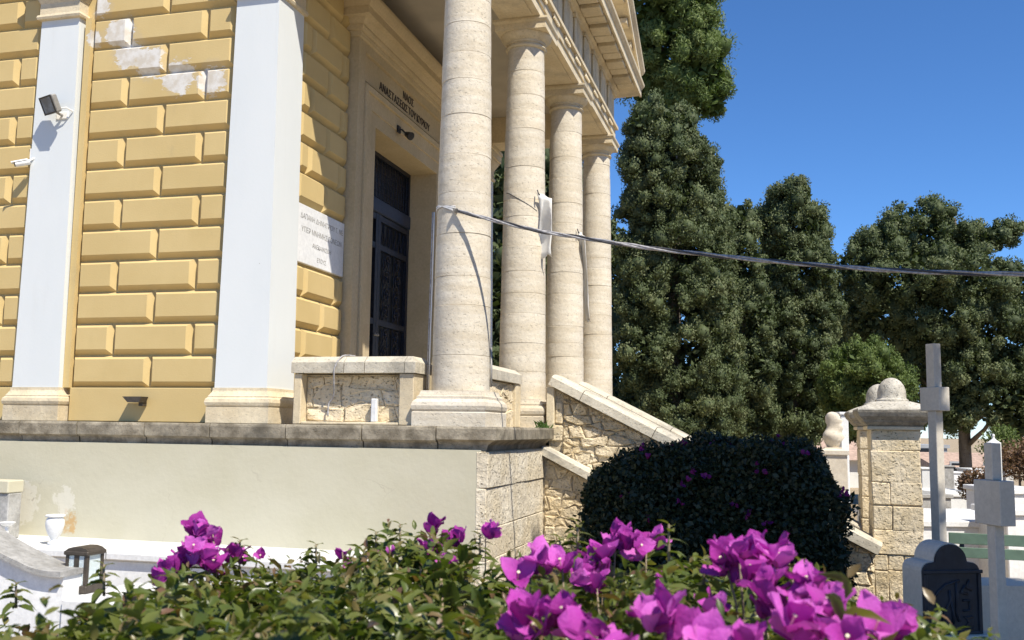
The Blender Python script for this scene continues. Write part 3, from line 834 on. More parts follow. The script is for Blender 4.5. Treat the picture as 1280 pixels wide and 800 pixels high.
# ================================================================== staircase
stair = empty('staircase', (-0.8, 12.4, -0.9), 'stone front staircase with sloping rubble side walls beside the dark hedge', 'staircase')
SLOPE = 0.50
def cz(x): return 2.27 - SLOPE*(x + 2.57)            # underside of upper coping
def cheek(yf, yb, s=1):
    w = MB().extrude([(-2.61,-1.2),(1.0,-1.2),(1.0,cz(1.0)-.10),(-2.53,cz(-2.53)-.10),(-2.61,cz(-2.53)-.10)], 'y', yf, yb).build('side_wall', M_MORTAR, stair)
    L_ = math.hypot(1, SLOPE); dx, dz = 1/L_, -SLOPE/L_; nx, nz = SLOPE/L_, 1/L_
    P0 = Vector((-2.60, 0, cz(-2.60)-.105))
    tot = (0.99+2.60)*L_
    cut = [0, 0.42, 1.35, 2.2, 3.0, tot]
    ya, yc = yf-.13, yb+.06
    prof = [(ya,0.0),(ya,.095),(ya+.028,.125),(ya+.15,.135),(ya+.158,.128),(ya+.166,.135),(yc-.166,.135),(yc-.158,.128),(yc-.15,.135),(yc-.028,.125),(yc,.095),(yc,0)]
    for a, b in zip(cut[:-1], cut[1:]):
        V = []; n = len(prof)
        for t in (a+.004, b-.004):
            for y, h in prof: V.append((P0.x+dx*t+nx*h, y, P0.z+dz*t+nz*h))
        Fc = [(k,(k+1)%n,n+(k+1)%n,n+k) for k in range(n)] + [tuple(range(n))[::-1], tuple(range(n,2*n))]
        MB().add(V, Fc).build('coping_stone', M_COPE, w)
    return w
w1 = cheek(11.36, 11.82)
stone_block(-2.63,-2.535, 11.27, 11.84, 1.66, 2.15, 'end_post', M_TRIM, w1, 0.01, 0.002)
stone_block(-2.54,-2.45, 11.325, 11.6, 1.72, 1.98, 'quoin', M_QUOIN, w1, 0.015, 0.01)
stone_block(-2.60,-2.44, 11.325, 11.6, 1.52, 1.71, 'quoin', M_QUOIN, w1, 0.015, 0.01)
rubble(w1, -2.60, 0.98, -1.05, 2.2, [(SLOPE,1,2.27-SLOPE*2.57-.125),(1,0,0.96),(-1,0,2.44)], lambda u, v, d: (u, 11.36-d, v), random.Random(5), M_RUB, 0.06, 0.15, 0.09, 0.33, 0.045)
# lower, thicker part of the side wall with its own sloping coping
w1b = MB().extrude([(-2.615,-1.2),(0.3,-1.2),(0.3,-.06),(-2.0,1.06),(-2.615,1.355)], 'y', 11.13, 11.355).build('lower_side_wall', M_MORTAR, stair)
V = []; prof = [(10.99,0.0),(10.99,.085),(11.005,.10),(11.30,.10),(11.30,0.0)]; n = len(prof)
for x in (-2.61, 0.3):
    for y, h in prof: V.append((x, y, 1.40 - SLOPE*(x+2.62) - .03 + h))
MB().add(V, [(k,(k+1)%n,n+(k+1)%n,n+k) for k in range(n)] + [tuple(range(n))[::-1], tuple(range(n,2*n))]).build('lower_coping', M_COPE, w1b)
rubble(w1b, -2.61, 0.3, -1.05, 1.4, [(SLOPE,1,1.36-SLOPE*2.615-.012),(-1,0,2.6)], lambda u, v, d: (u, 11.13-d, v), random.Random(6), M_RUB, 0.07, 0.15, 0.10, 0.32, 0.03)
w2 = cheek(13.0, 13.42)
for i in range(15):
    zt = ZP-.01 - i*0.172
    if zt < -.9: break
    MB().rbox(-2.66+i*.30, -2.66+(i+1)*.30+.03, 11.83, 12.99, zt-.19, zt, 0.012).build('step', M_TRIM, stair)

# ---- gate pillars
def pillar(yn, label):
    x0, x1 = 0.955, 1.46; y0, y1 = yn, yn+0.50
    P = empty('gate_pillar', ((x0+x1)/2, (y0+y1)/2, -1.0), label, 'pillar', 'stone pillars at the foot of the staircase')
    R = random.Random(int(yn*10))
    MB().box(x0+.012, x1-.012, y0+.012, y1-.012, -1.15, 1.70).build('core', M_MORTAR, P)
    ybs = [538,563,600,627,656,684,702,740,775,812,850]
    zs = [1.70 - (b-538)*0.00905 for b in ybs]
    for i in range(len(zs)-1):
        zt, zb = zs[i], zs[i+1]
        cuts = [x0, x1]
        if i in (2, 6): cuts = [x0, x0+R.uniform(.17,.3), x1]
        if i in (3,): cuts = [x0, x0+.2, x1]
        if i in (5, 6): cuts = [x0, x0+.14, x0+.30, x1]
        for a, b in zip(cuts[:-1], cuts[1:]):
            MB().rbox(a+.002, b-.002, y0-R.uniform(0,.012), y1, zb+.002, zt-.002, 0.009, 0.009, R).build('stone', M_RUB if i in (6,7,8) else M_QUOIN, P)
    cx, cy, h = (x0+x1)/2, (y0+y1)/2, 0.26
    MB().square([(h+.0,1.70),(h+.025,1.703),(h+.025,1.735),(h+.01,1.74)], (cx, cy)).build('astragal', M_TRIM, P)
    MB().square([(h+.008,1.738),(h+.02,1.745),(h+.06,1.785),(h+.066,1.80),(h+.11,1.845),(h+.125,1.885),(h+.128,1.909)], (cx, cy)).build('cap_moulding', M_CAPD, P)
    cap = MB().square([(h+.125,1.911),(h+.122,1.925),(h+.02,1.975),(h-.09,2.01)], (cx, cy)).build('cap', M_CAP, P)
    MB().lathe([(0.175,2.0),(0.175,2.03),(0.158,2.04),(0.150,2.055),(0.152,2.09),(0.146,2.14),(0.128,2.19),(0.10,2.23),(0.06,2.26),(0.025,2.272),(0.004,2.275)], (cx, cy, 0), 24).build('domed_finial', M_CAP, cap, smooth=50)
pillar(11.36, 'sunlit stone gate pillar with domed grey cap beside the hedge, nearer of the pair')
pillar(12.85, 'farther stone gate pillar mostly hidden behind the nearer pillar, dome just showing')

# ================================================================== fixtures on the chapel
# flood light on the first pilaster
def orient(mb, origin, fwd, up=(0,0,1)):
    # local +x = forward, +z ~ up
    f = Vector(fwd).normalized(); u = Vector(up); r = u.cross(f).normalized(); u = f.cross(r)
    return mb.xform(Matrix(((f.x,r.x,u.x,origin[0]),(f.y,r.y,u.y,origin[1]),(f.z,r.z,u.z,origin[2]),(0,0,0,1))))
c = onY(62, 131, 8.79)
fl = empty('floodlight', tuple(c), 'grey square floodlight on the white left pilaster above the camera', 'floodlight')
fw = (-0.30, -0.80, -0.42)
orient(MB().rbox(-.055,.02,-.115,.115,-.098,.098,.014), c, fw).build('housing', M_GREYM, fl)
orient(MB().box(.0205,.026,-.098,.098,-.082,.082), c, fw).build('glass', M_LENS, fl)
fb = MB(); fr_ = orient(MB().box(.0205,.03,-.115,.115,.0825,.098).box(.0205,.03,-.115,.115,-.098,-.0825).box(.0205,.03,-.115,-.0985,-.082,.082).box(.0205,.03,.0985,.115,-.082,.082), c, fw)
fr_.build('bezel', M_BLACK, fl)
MB().tube([(c[0]+.02,c[1]+.04,c[2]-.05),(c[0]+.06,8.90,c[2]-.08),(c[0]+.06,8.945,c[2]-.08)], 0.016, 8).build('bracket', M_GREYM, fl)
MB().rbox(c[0]-.02,c[0]+.13,8.925,8.945,c[2]-.12,c[2]-.04,.004).build('wall_plate', M_WPLAS, fl)
MB().tube([(c[0]+.06,8.84,c[2]-.03),(c[0]+.16,8.86,c[2]-.02),(c[0]+.19,8.93,c[2]-.04)], 0.008, 6).build('wire', M_WPLAS, fl)
# security camera
c = onY(27, 204, 8.86)
cc = empty('security_camera', tuple(c), 'small white bullet camera beside the left pilaster under the floodlight', 'camera')
f = (-0.75, -0.55, -0.30)
orient(MB().lathe([(0.0,-.09),(0.026,-.088),(0.032,-.07),(0.032,.06),(0.030,.065),(0.0,.066)], (0,0,0), 16).xform(Matrix.Rotation(math.radians(90), 4, 'Y')), c, f).build('body', M_WPLAS, cc, smooth=40)
orient(MB().lathe([(0.024,.0),(0.026,.012),(0.0,.013)], (0,0,.064), 14).xform(Matrix.Rotation(math.radians(90), 4, 'Y')), c, f).build('lens', M_BLACK, cc, smooth=40)
orient(MB().extrude([(-.038,.02),(-.03,.034),(.03,.034),(.038,.02),(.034,.018),(.028,.029),(-.028,.029),(-.034,.018)], 'x', -.07, .10), c, f).build('sun_shield', M_WPLAS, cc)
MB().tube([(c[0]+.03,c[1]+.03,c[2]+.02),(c[0]+.09,8.94,c[2]+.07),(c[0]+.10,8.99,c[2]+.09)], 0.013, 8).build('arm', M_WPLAS, cc)
MB().rbox(c[0]+.02,c[0]+.12,8.945,8.998,c[2]+.05,c[2]+.19,.006).build('junction_box', M_WPLAS, cc)
# wall-washer lamp at the foot of the wall
c = onY(171, 499, 8.93)
wl = empty('wall_lamp', (c[0], 8.99, ZP), 'small brown wedge-shaped lamp low on the yellow wall above the ledge', 'lamp')
MB().extrude([(c[0]-.12,c[2]+.026),(c[0]+.11,c[2]+.026),(c[0]+.085,c[2]-.034),(c[0]-.055,c[2]-.034)], 'y', 8.85, 8.97).build('shade', M_BROWN, wl)
MB().rbox(c[0]+.02,c[0]+.075,8.93,8.999,c[2]-.07,c[2]-.01,.004).build('mount', M_BROWN, wl)
# lamp over the door
c = onX(511, 169, -4.80)
dl = empty('door_lamp', tuple(c), 'small black spotlight with white lens above the dark door', 'lamp')
f = (0.75, -0.35, -0.45)
orient(MB().lathe([(0.0,-.06),(0.035,-.055),(0.055,.03),(0.058,.05),(0.05,.052)], (0,0,0), 14).xform(Matrix.Rotation(math.radians(90), 4, 'Y')), c, f).build('housing', M_BLACK, dl, smooth=40)
orient(MB().lathe([(0.0,.0),(0.05,.0),(0.048,.006),(0.0,.008)], (0,0,.044), 14).xform(Matrix.Rotation(math.radians(90), 4, 'Y')), c, f).build('lens', M_WPLAS, dl)
MB().tube([(c[0]-.03,c[1]-.01,c[2]+.01),(-4.86,c[1]-.10,c[2]+.05),(-4.905,c[1]-.12,c[2]+.05)], 0.014, 8).build('bracket', M_BLACK, dl)
MB().rbox(-4.911,-4.885,c[1]-.17,c[1]-.07,c[2]-.0,c[2]+.10,.006).build('wall_plate', M_BLACK, dl)
# inscription plaque on facade wall
pq = empty('wall_plaque', (-5.04, 10.1, 3.42), 'white marble plaque with dark lettering on the wall left of the door', 'plaque')
MB().rbox(-5.061, -5.015, 9.515, 10.72, 3.43, 4.08, .006).build('slab', M_MARBLE, pq)
for i, (tx, sz) in enumerate((('ΔΑΠΑΝΗ ΔΗΜΗΤΡΙΟΥ Γ. ΝΕ', .082), ('ΥΠΕΡ ΜΝΗΜΗΣ ΓΟΝΕΩΝ', .085), ('ΑΝΕΚΑΙΝΙΣΘΗ', .07), ('ΕΤΟΥΣ', .07))):
    text(tx, sz, M_INK2, 'lettering', pq, (-5.0145, 10.14, 3.95-i*.145), (0,1,0), (0,0,1), depth=.0008)
# white tube left in the parapet niche
nt_ = tag(MB().rbox(-3.86,-3.80,8.985,9.04,ZP+.03,1.93,.008).build('marble_offcut', M_MARBLE, loc=(-3.83,9.01,ZP)), 'small white marble stub standing in the parapet niche', 'stone stub')

# ---- cables
def plane_hit(px, py, A, B):
    d = ray(px, py); ab = B - A; n = np.array([ab[1], -ab[0], 0.0])
    t = np.dot(n, A - EYE)/np.dot(n, d); return EYE + d*t
A = np.array([-3.02, 8.955, 3.77]); B = at(1280, 342, 7.4)
pts2 = [(566,262),(600,271),(640,281),(680,290),(720,296),(770,304),(820,311),(890,319),(960,326),(1030,332),(1100,337),(1190,341),(1280,342.5),(1390,341),(1520,335)]
path = [plane_hit(x, y, A, B) for x, y in pts2]
path[0] = np.array([-3.02, 8.965, 3.77])
cb = empty('overhead_cable', tuple(path[0]), 'bundle of grey and black overhead cable strung from the first column', 'cable')
rr = random.Random(9)
def densify(p, k=6):
    p = [Vector(q) for q in p]; out = []
    for i in range(len(p)-1):
        a, b, c_, d_ = p[max(i-1,0)], p[i], p[i+1], p[min(i+2,len(p)-1)]
        for s in range(k):
            t = s/k
            out.append(0.5*((2*b)+(c_-a)*t+(2*a-5*b+4*c_-d_)*t*t+(3*b-a-3*c_+d_)*t*t*t))
    out.append(p[-1]); return out
dp = densify(path, 10)
for s in range(3):
    off = []
    for i, p in enumerate(dp):
        a = i*0.30 + s*2.094
        off.append(p + Vector((0.009*math.cos(a), 0.009*math.cos(a)*.5, 0.011*math.sin(a))))
    MB().tube(off, 0.0100, 6).build('strand', M_CABLED if s == 1 else M_CABLE, cb, smooth=True)
# hook and the wires wrapped round the column
MB().tube([(-3.02,9.0,3.77),(-3.02,8.95,3.775),(-3.0,8.935,3.76)], 0.022, 8).build('hook', M_GREYM, cb)
for s in range(5):
    pts_ = []
    for q in range(9):
        a = math.radians(-90 - 85*q/8); r_ = 0.276
        pts_.append((XC + r_*math.cos(a), 9.27 + r_*math.sin(a), 3.76 + .014*s - .035*s*(q/8) + .10*math.sin(q/8*math.pi*.6)))
    MB().tube(pts_, 0.009, 6).build('wrap_wire', M_WPLAS if s % 2 else M_CABLE, cb, smooth=True)
down = [(XC-.300-.0,9.22,3.82),(XC-.302,9.22,3.5),(XC-.306,9.22,3.0),(XC-.312,9.22,2.5),(XC-.318,9.22,2.03)]
MB().tube(down, 0.0065, 6).build('down_wire', M_WPLAS, cb, smooth=True)
MB().tube([(x-.022,y+.01,z) for x, y, z in down], 0.007, 6).build('down_wire', M_CABLE, cb, smooth=True)
# wire over the parapet
pw = [onY(432, 447, 8.96), onY(425, 452, 8.935), onY(419, 458, 8.92), onY(417.5, 470, 8.925), onY(417, 495, 9.0), onY(411, 505, 9.02), onY(410, 520, 9.0)]
pw[0] = np.array([pw[0][0]+.02, 9.15, 2.36]); pw[1] = np.array([pw[1][0], 8.99, 2.35])
tag(MB().tube([tuple(p) for p in densify(pw, 4)], 0.009, 6).build('loose_wire', M_CABLE, loc=tuple(pw[3]), smooth=True), 'thin grey wire hanging over the side parapet', 'wire')
# thin cord round column two and conduit on the right of columns
cr2 = [(XC+.262*math.cos(a), COLY[1]+.262*math.sin(a), 4.55-.25*max(0,(a+2.2))/1.6) for a in [(-2.3+.16*i) for i in range(11)]]
tag(MB().tube(cr2, 0.006, 6).build('tie_cord', M_CABLED, loc=cr2[0], smooth=True), 'thin dark cord tied round the second column', 'cord')
tag(MB().tube([(XC+.30,9.31,2.06),(XC+.302,9.31,2.2),(XC+.295,9.31,2.45)], 0.012, 6).build('conduit', M_GREYM, loc=(XC+.3,9.31,2.03), smooth=True), 'short grey conduit at the foot of the first column', 'conduit')

# ---- cloth banners hanging from columns two and three
def banner(px_top, px_bot, X, label, curl, wtop, wbot, yoff):
    a = onX(*px_top, X); b = onX(*px_bot, X)
    m = MB(); nu, nv = 7, 14; V = []
    for j in range(nv):
        t = j/(nv-1)
        p = a*(1-t) + b*t
        w = wtop*(1-t)+wbot*t
        for i in range(nu):
            s = i/(nu-1)
            x = p[0] + w*s + .015*math.sin(7*s+5*t)
            y = p[1] + .05*math.sin(s*3.1+t*2.5)*(1-.4*t) + .03*math.sin(9*t+3*s) + curl*t*t*s
            z = p[2] + .02*math.sin(4*s) - .05*s*(1-t) - (.03 if j == nv-1 else 0)*math.sin(6*s)
            V.append((x, y, z))
    Fc = [(j*nu+i, j*nu+i+1, (j+1)*nu+i+1, (j+1)*nu+i) for j in range(nv-1) for i in range(nu-1)]
    m.add(V, Fc)
    o = empty('cloth_banner', tuple(a), label, 'banner', 'white cloth banners on the columns')
    me = m.build('cloth', M_CLOTH, o, smooth=True)
    sm = me.modifiers.new('thickness', 'SOLIDIFY'); sm.thickness = 0.012
    MB().tube([(a[0]-.01,a[1]+.03,a[2]+.05),(a[0]+.01,a[1]+.0,a[2]-.0),(a[0]+.03,a[1]-.005,a[2]-.02)], 0.008, 6).build('tie', M_CABLED, o)
banner((672,242), (674,322), -2.80, 'white cloth banner hanging on the right of the second column', .02, 0.16, 0.17, 0)
banner((722,290), (733,402), -2.80, 'thin rolled white cloth hanging on the right of the third column', .05, 0.10, 0.07, 0)

# ---- weeds on the ledge corner
wd = MB(); R = random.Random(12)
for i in range(40):
    x, y = -2.60+R.uniform(-.06,.06), 11.05+R.uniform(-.2,.2); h = R.uniform(.03,.10); dx, dy = R.uniform(-.05,.05), R.uniform(-.05,.05); w = .008
    wd.add([(x-w,y,ZP),(x+w,y,ZP),(x+dx+w,y+dy,ZP+h*.7),(x+dx*1.8,y+dy*1.8,ZP+h)], [(0,1,2,3)])
wo = wd.build('weeds', leaf_mat('weed_leaf', [(0,(0.05,0.10,0.02)),(1,(0.08,0.14,0.03))], 0.5, 0.3), loc=(-2.6,11.05,ZP))
tag(wo, 'tuft of green weeds growing on the ledge corner', 'weeds')

# ================================================================== graves at the left
tb = empty('scroll_tomb', (-5.4, 6.5, 0.0), 'white tomb with a curved sweeping grey coping at the left edge', 'tomb')
near = [(-60,655),(-30,680),(0,698),(20,708),(40,717),(60,721),(75,722)]
crv = [at(x, y, 6.3) for x, y in near]
Yn = crv[-1][1]
pts_ = [(p[0], p[2]) for p in [onY(x, y, Yn) for x, y in near]]
dpt = [(v.x, v.z) for v in densify([(p[0],0,p[1]) for p in pts_], 4)]
up_ = [(x, z+.035) for x, z in dpt]
YD = 0.30
MB().extrude(dpt + up_[::-1], 'y', Yn, Yn+YD).build('curved_coping', M_MARBLE2, tb, smooth=30)
MB().extrude([(x-.015, z-.004) for x, z in dpt] + [(dpt[-1][0]-.015, 0.0), (dpt[0][0]-.015, 0.0)], 'y', Yn+.05, Yn+YD-.03).build('body', M_MARBLE, tb)
xe = dpt[-1][0]
MB().rbox(xe+.0, xe+.75, Yn+.02, Yn+.75, 0.0, 0.53, .012).build('end_block', M_MARBLE, tb)
# grave slab along the wall
sl = empty('grave_slab', (-6.0, 8.45, 0.0), 'long low white marble grave along the foot of the cream wall', 'grave')
MB().rbox(-7.9,-3.6,8.0,8.93,0.0,.40,.012).build('kerb', M_MARBLE, sl)
MB().rbox(-7.95,-3.55,7.95,8.94,.402,.475,.012).build('cover', M_MARBLE, sl)
for i in range(3):
    MB().box(-7.2+i*1.2,-7.19+i*1.2,7.948,8.0,.403,.474).build('joint', M_MARBLE2, sl)
# stele at the frame's left edge
st = empty('stele', (-7.4, 8.6, .475), 'pale marble stele cut off by the left edge of the photo', 'stele')
a = onY(-30, 600, 8.5); b = onY(15, 672, 8.5)
MB().rbox(a[0], b[0], 8.42, 8.6, .475, onY(10,616,8.5)[2], .01).build('shaft', M_MARBLE2, st)
MB().rbox(a[0]-.02, b[0]+.0, 8.40, 8.62, onY(10,616,8.5)[2]+.002, onY(10,600,8.5)[2], .01).build('head', M_CREAM, st)
c = onY(9, 656, 8.3)
tag(MB().lathe([(0.0,-.012),(0.035,-.010),(0.05,-.0),(0.075,.02),(0.078,.026),(0.07,.026),(0.04,.01),(0.0,.006)], tuple(c), 20).build('marble_dish', M_MARBLE, loc=tuple(c), smooth=40), 'shallow white dish on a stem beside the stele', 'dish')
MBd = MB().lathe([(0.02,.475-c[2]),(0.018,-.012)], tuple(c), 10)
o = MBd.build('stem', M_MARBLE, bpy.data.objects['marble_dish'])
# urn
c = onY(62, 690, 8.2); uz = .476
ur = empty('urn', (c[0], 8.25, uz), 'small white marble urn standing by the wall behind the lantern', 'urn')
MB().lathe([(0.05,0),(0.058,.004),(0.058,.02),(0.036,.03),(0.030,.045),(0.045,.07),(0.066,.11),(0.082,.16),(0.088,.20),(0.084,.235),(0.072,.258),(0.066,.264)], (c[0],8.25,uz), 28, cap=True).build('bowl', M_MARBLE, ur, smooth=40)
MB().lathe([(0.070,.262),(0.090,.268),(0.092,.280),(0.088,.284),(0.06,.284),(0.05,.262)], (c[0],8.25,uz), 28, cap=False).build('rim', M_MARBLE, ur, smooth=40)
# lantern
lz = 0.531
c = onY(104, 735, Yn+.30)
lt = empty('lantern', (c[0], c[1], lz), 'dark metal grave lantern with glass panes beside the curved tomb', 'lantern')
w, d, h = .084, .085, .285
cx, cy = c[0], c[1]
MB().rbox(cx-w-.01,cx+w+.01,cy-d-.01,cy+d+.01,lz,lz+.05,.006).build('base', M_BROWN, lt)
for sx in (-1, 1):
    for sy in (-1, 1):
        MB().box(cx+sx*w-(.024 if sx>0 else 0), cx+sx*w+(.024 if sx<0 else 0), cy+sy*d-(.024 if sy>0 else 0), cy+sy*d+(.024 if sy<0 else 0), lz+.051, lz+h-.04).build('post', M_BROWN, lt)
MB().box(cx-.018,cx+.018,cy-d,cy-d+.018,lz+.051,lz+h-.04).build('mullion', M_BROWN, lt)
for sgn in (-1, 1):
    MB().box(cx+sgn*(w-.010)-.002, cx+sgn*(w-.010)+.002, cy-d+.026, cy+d-.026, lz+.053, lz+h-.042).build('pane', M_GLASS, lt)
    MB().box(cx+(.020 if sgn>0 else -w+.025), cx+(w-.025 if sgn>0 else -.020), cy-d+.004, cy-d+.008, lz+.053, lz+h-.042).build('pane', M_GLASS, lt)
MB().box(cx-w+.026,cx+w-.026, cy+d-.008, cy+d-.004, lz+.053, lz+h-.042).build('pane', M_GLASS, lt)
MB().rbox(cx-w-.012,cx+w+.012,cy-d-.012,cy+d+.012,lz+h-.039,lz+h-.012,.006).build('top_rim', M_BROWN, lt)
MB().extrude([(cx-w-.006,lz+h-.011),(cx+w+.006,lz+h-.011),(cx+w*.8,lz+h+.004),(cx+w*.35,lz+h+.014),(cx-w*.35,lz+h+.014),(cx-w*.8,lz+h+.004)], 'y', cy-d, cy+d).build('roof', M_BROWN, lt)
tag(MB().lathe([(0.03,0),(0.03,.10),(0.012,.105),(0.0,.106)], (cx,cy,lz+.051), 12).build('oil_glass', M_WPLAS, loc=(cx,cy,lz+.051)), 'white vigil candle inside the dark lantern', 'candle')

# ================================================================== graves at the right
def yawm(deg, loc):
    return Matrix.Translation(loc) @ Matrix.Rotation(math.radians(deg), 4, 'Z')
def gz(p): return ground_z(p[0], p[1])
# crosses: front face local -y, then rotated
def cross(px, d, ytop, post, depth, armw, armh, armz, yaw, label, basez, arm_d):
    p = at(px, ytop, d); top = p[2]
    o = empty('marble_cross', (p[0], p[1], basez), label, 'cross', 'grey marble grave crosses')
    Mx = yawm(yaw, (p[0], p[1], 0))
    za = top - armz
    MB().rbox(-post/2, post/2, -depth/2, depth/2, za+armh/2+.001, top, .004).xform(Mx).build('upper_post', M_CROSS, o)
    MB().rbox(-post/2, post/2, -depth/2, depth/2, basez+.16, za-armh/2-.001, .004).xform(Mx).build('post', M_CROSS, o)
    MB().rbox(-armw/2, armw/2, -arm_d/2, arm_d/2, za-armh/2, za+armh/2, .004).xform(Mx).build('arms', M_CROSS, o)
    MB().rbox(-post*.9, post*.9, -depth*.9, depth*.9, basez, basez+.159, .008).xform(Mx).build('foot', M_CROSS, o)
cross(1166, 9.3, 430, .105, .085, .25, .22, .52, -55, 'tall slender grey cross rising behind the dark headstone', -0.72, .12)
cross(1240, 7.0, 554, .085, .075, .27, .31, .415, -62, 'broad grey cross at the right edge in front of the green bench', -0.25, .12)
# headstone with dark carved panel
hp = at(1184, 790, 7.9)
hs = empty('headstone', (hp[0], hp[1], gz(hp)), 'dark slate headstone with rounded top and carved relief', 'headstone')
hy = 26
HZ = hp[2]
Mx = yawm(hy, (hp[0], hp[1], HZ))
def arch_outline(w, sh, rtop, ztop_s, n=14):
    # rectangle with small shoulders and a semicircle on top
    pts = [(-w,0),(w,0),(w,sh)]
    for i in range(5):
        a = math.pi/2*i/4; pts.append((w-.07+.07*math.cos(a)*1.0, sh+.07*math.sin(a)))
    for i in range(n+1):
        a = math.pi*i/n; pts.append((rtop*math.cos(a), sh+.075+rtop*1.0*math.sin(a)))
    for i in range(5):
        a = math.pi/2*(1-i/4); pts.append((-(w-.07)-.07*math.cos(a), sh+.07*math.sin(a)))
    pts.append((-w,sh))
    return pts
W_ = .255
MB().extrude(arch_outline(W_, .49, .145, 0), 'y', -.06, .20).xform(Mx).build('stone_body', M_CROSS, hs)
MB().extrude(arch_outline(W_-.006, .485, .139, 0), 'y', -.085, -.061).xform(Mx).build('slate_face', M_SLATE, hs)
fm = MB().rbox(-W_+.0,-W_+.03,-.10,-.086,.02,.47,.004).rbox(W_-.03,W_-.0,-.10,-.086,.02,.47,.004).rbox(-W_-.012,W_+.012,-.105,-.086,.472,.50,.004).rbox(-W_,W_,-.10,-.086,.0,.022,.004)
fm.xform(Mx).build('frame', M_SLATE, hs)
rel = MB()
def strip(pts, r=.012):
    rel.tube([(x, -.088, z) for x, z in pts], r, 6)
strip([(-.17,.27),(-.13,.33),(-.06,.385),(.03,.41),(.06,.415)]); strip([(.03,.42),(.035,.30),(.03,.16),(.05,.10)])
strip([(-.03,.34),(-.02,.26),(-.07,.18),(-.10,.08)]); strip([(-.02,.26),(.0,.17),(.0,.08)]); strip([(.11,.38),(.07,.32),(.13,.31)])
strip([(.09,.26),(.15,.26),(.15,.18),(.09,.18)]); strip([(.17,.13),(.10,.13),(.14,.09),(.09,.05),(.17,.045)]); strip([(.15,.42),(.12,.36),(.17,.34)])
strip([(-.16,.10),(-.12,.16),(-.08,.12)])
rel.xform(Mx).build('carved_relief', M_SLATE, hs, smooth=True)
MB().rbox(-.36,.36,-.16,.30,-.035,-.001,.008).xform(Mx).build('plinth', M_CROSS, hs)
MB().rbox(-.34,.34,-.14,.9,gz(hp)-HZ-.05,-.036,.008).xform(Mx).build('pedestal', M_CROSS, hs)
# low tomb wall between the headstone and the right cross
tw = empty('low_tomb', tuple(at(1245, 770, 8.2)), 'low grey marble tomb with sloping side behind the right cross', 'tomb')
q0 = at(1222, 735, 8.3); q1 = at(1330, 800, 7.4)
Mt = yawm(hy, (q0[0], q0[1], 0))
MB().extrude([(0,-.6),(1.6,-.6),(1.6,q0[2]-.02),(0,q0[2]+.02)], 'y', 0, .5).xform(Mt).build('tomb_side', M_CROSS, tw)
MB().rbox(.05,1.65,.52,1.1,-.6,q0[2]-.10,.01).xform(Mt).build('tomb_bed', M_MARBLE2, tw)
# bench
bp = at(1245, 690, 9.6)
bn = empty('bench', (bp[0], bp[1], gz(bp)), 'green slatted bench behind the right cross', 'bench')
Mb = yawm(-4, (bp[0], bp[1], 0))
zb = [onY(1245, yy, bp[1])[2] for yy in (668, 682, 686, 699)]
MB().rbox(-.42,.95,-.012,.012,zb[1],zb[0],.004).xform(Mb).build('backrest_slat', M_BENCH, bn)
MB().rbox(-.42,.95,-.012,.012,zb[3],zb[2],.004).xform(Mb).build('backrest_slat', M_BENCH, bn)
for i in range(3):
    MB().rbox(-.42,.95,-.46+i*.14,-.34+i*.14,zb[3]-.30,zb[3]-.275,.004).xform(Mb).build('seat_slat', M_BENCH, bn)
for xx in (-.30, .80):
    MB().rbox(xx-.02,xx+.02,.013,.05,gz(bp),zb[0]-.02,.004).xform(Mb).build('back_leg', M_IRON, bn)
    MB().rbox(xx-.02,xx+.02,-.44,-.40,gz(bp),zb[3]-.302,.004).xform(Mb).build('front_leg', M_IRON, bn)
    MB().rbox(xx-.02,xx+.02,-.44,.012,zb[3]-.345,zb[3]-.303,.004).xform(Mb).build('seat_rail', M_IRON, bn)

def box_px(name, x0, x1, yt, d, h=None, dep=1.0, mat=M_MARBLE, label='', cat='tomb', group=None, yaw=0, cover=True, lift=None):
    a = at(x0, yt, d); b = at(x1, yt, d)
    c = (a+b)/2; w = abs(x1-x0)/F_PX*d
    g = gz(c) - .05
    o = empty(name, (c[0], c[1], g), label, cat, group)
    M_ = yawm(yaw + math.degrees(YAW), (c[0], c[1], 0))
    top = c[2]
    if cover:
        MB().rbox(-w/2+.04, w/2-.04, .04, dep-.04, g, top-.09, .012).xform(M_).build('body', mat, o)
        MB().rbox(-w/2, w/2, 0, dep, top-.088, top, .012).xform(M_).build('cover', mat, o)
    else:
        MB().rbox(-w/2, w/2, 0, dep, g, top-.05, .012).xform(M_).build('body', mat, o)
        MB().rbox(-w/2-.03, w/2+.03, -.03, dep+.03, top-.048, top, .01).xform(M_).build('top', mat, o)
    return o
GR = 'marble tombs beyond the gate'
box_px('tomb', 1140, 1330, 652, 14.0, dep=2.4, mat=M_MARBLE, label='long white marble slab tomb just behind the green bench', group=GR)
box_px('tomb', 1150, 1192, 618, 22.0, dep=2.0, mat=M_MARBLE2, label='grey tomb block between the pillar and the tall cross', group=GR)
box_px('tomb', 1178, 1235, 617, 25.0, dep=2.5, mat=M_MARBLE, label='pale slab tomb in front of the tree trunk', group=GR)
box_px('tomb', 1256, 1320, 612, 17.0, dep=1.6, mat=M_MARBLE, label='white tomb box at the far right edge beyond the cross', group=GR)
box_px('tomb', 1256, 1330, 637, 13.2, dep=1.0, mat=M_MARBLE, label='white slab with curved edge at the right frame edge', group=GR)
box_px('tomb', 1152, 1172, 585, 30.0, dep=1.0, mat=M_MARBLE, label='small white tomb seen right beside the pillar', group=GR, cover=False)
box_px('tomb', 1192, 1206, 590, 31.0, dep=1.0, mat=M_MARBLE, label='upright white tomb left of the tree trunk', group=GR, cover=False)
box_px('tomb', 1213, 1230, 586, 32.0, dep=1.0, mat=M_MARBLE, label='white tomb right of the tree trunk', group=GR, cover=False)
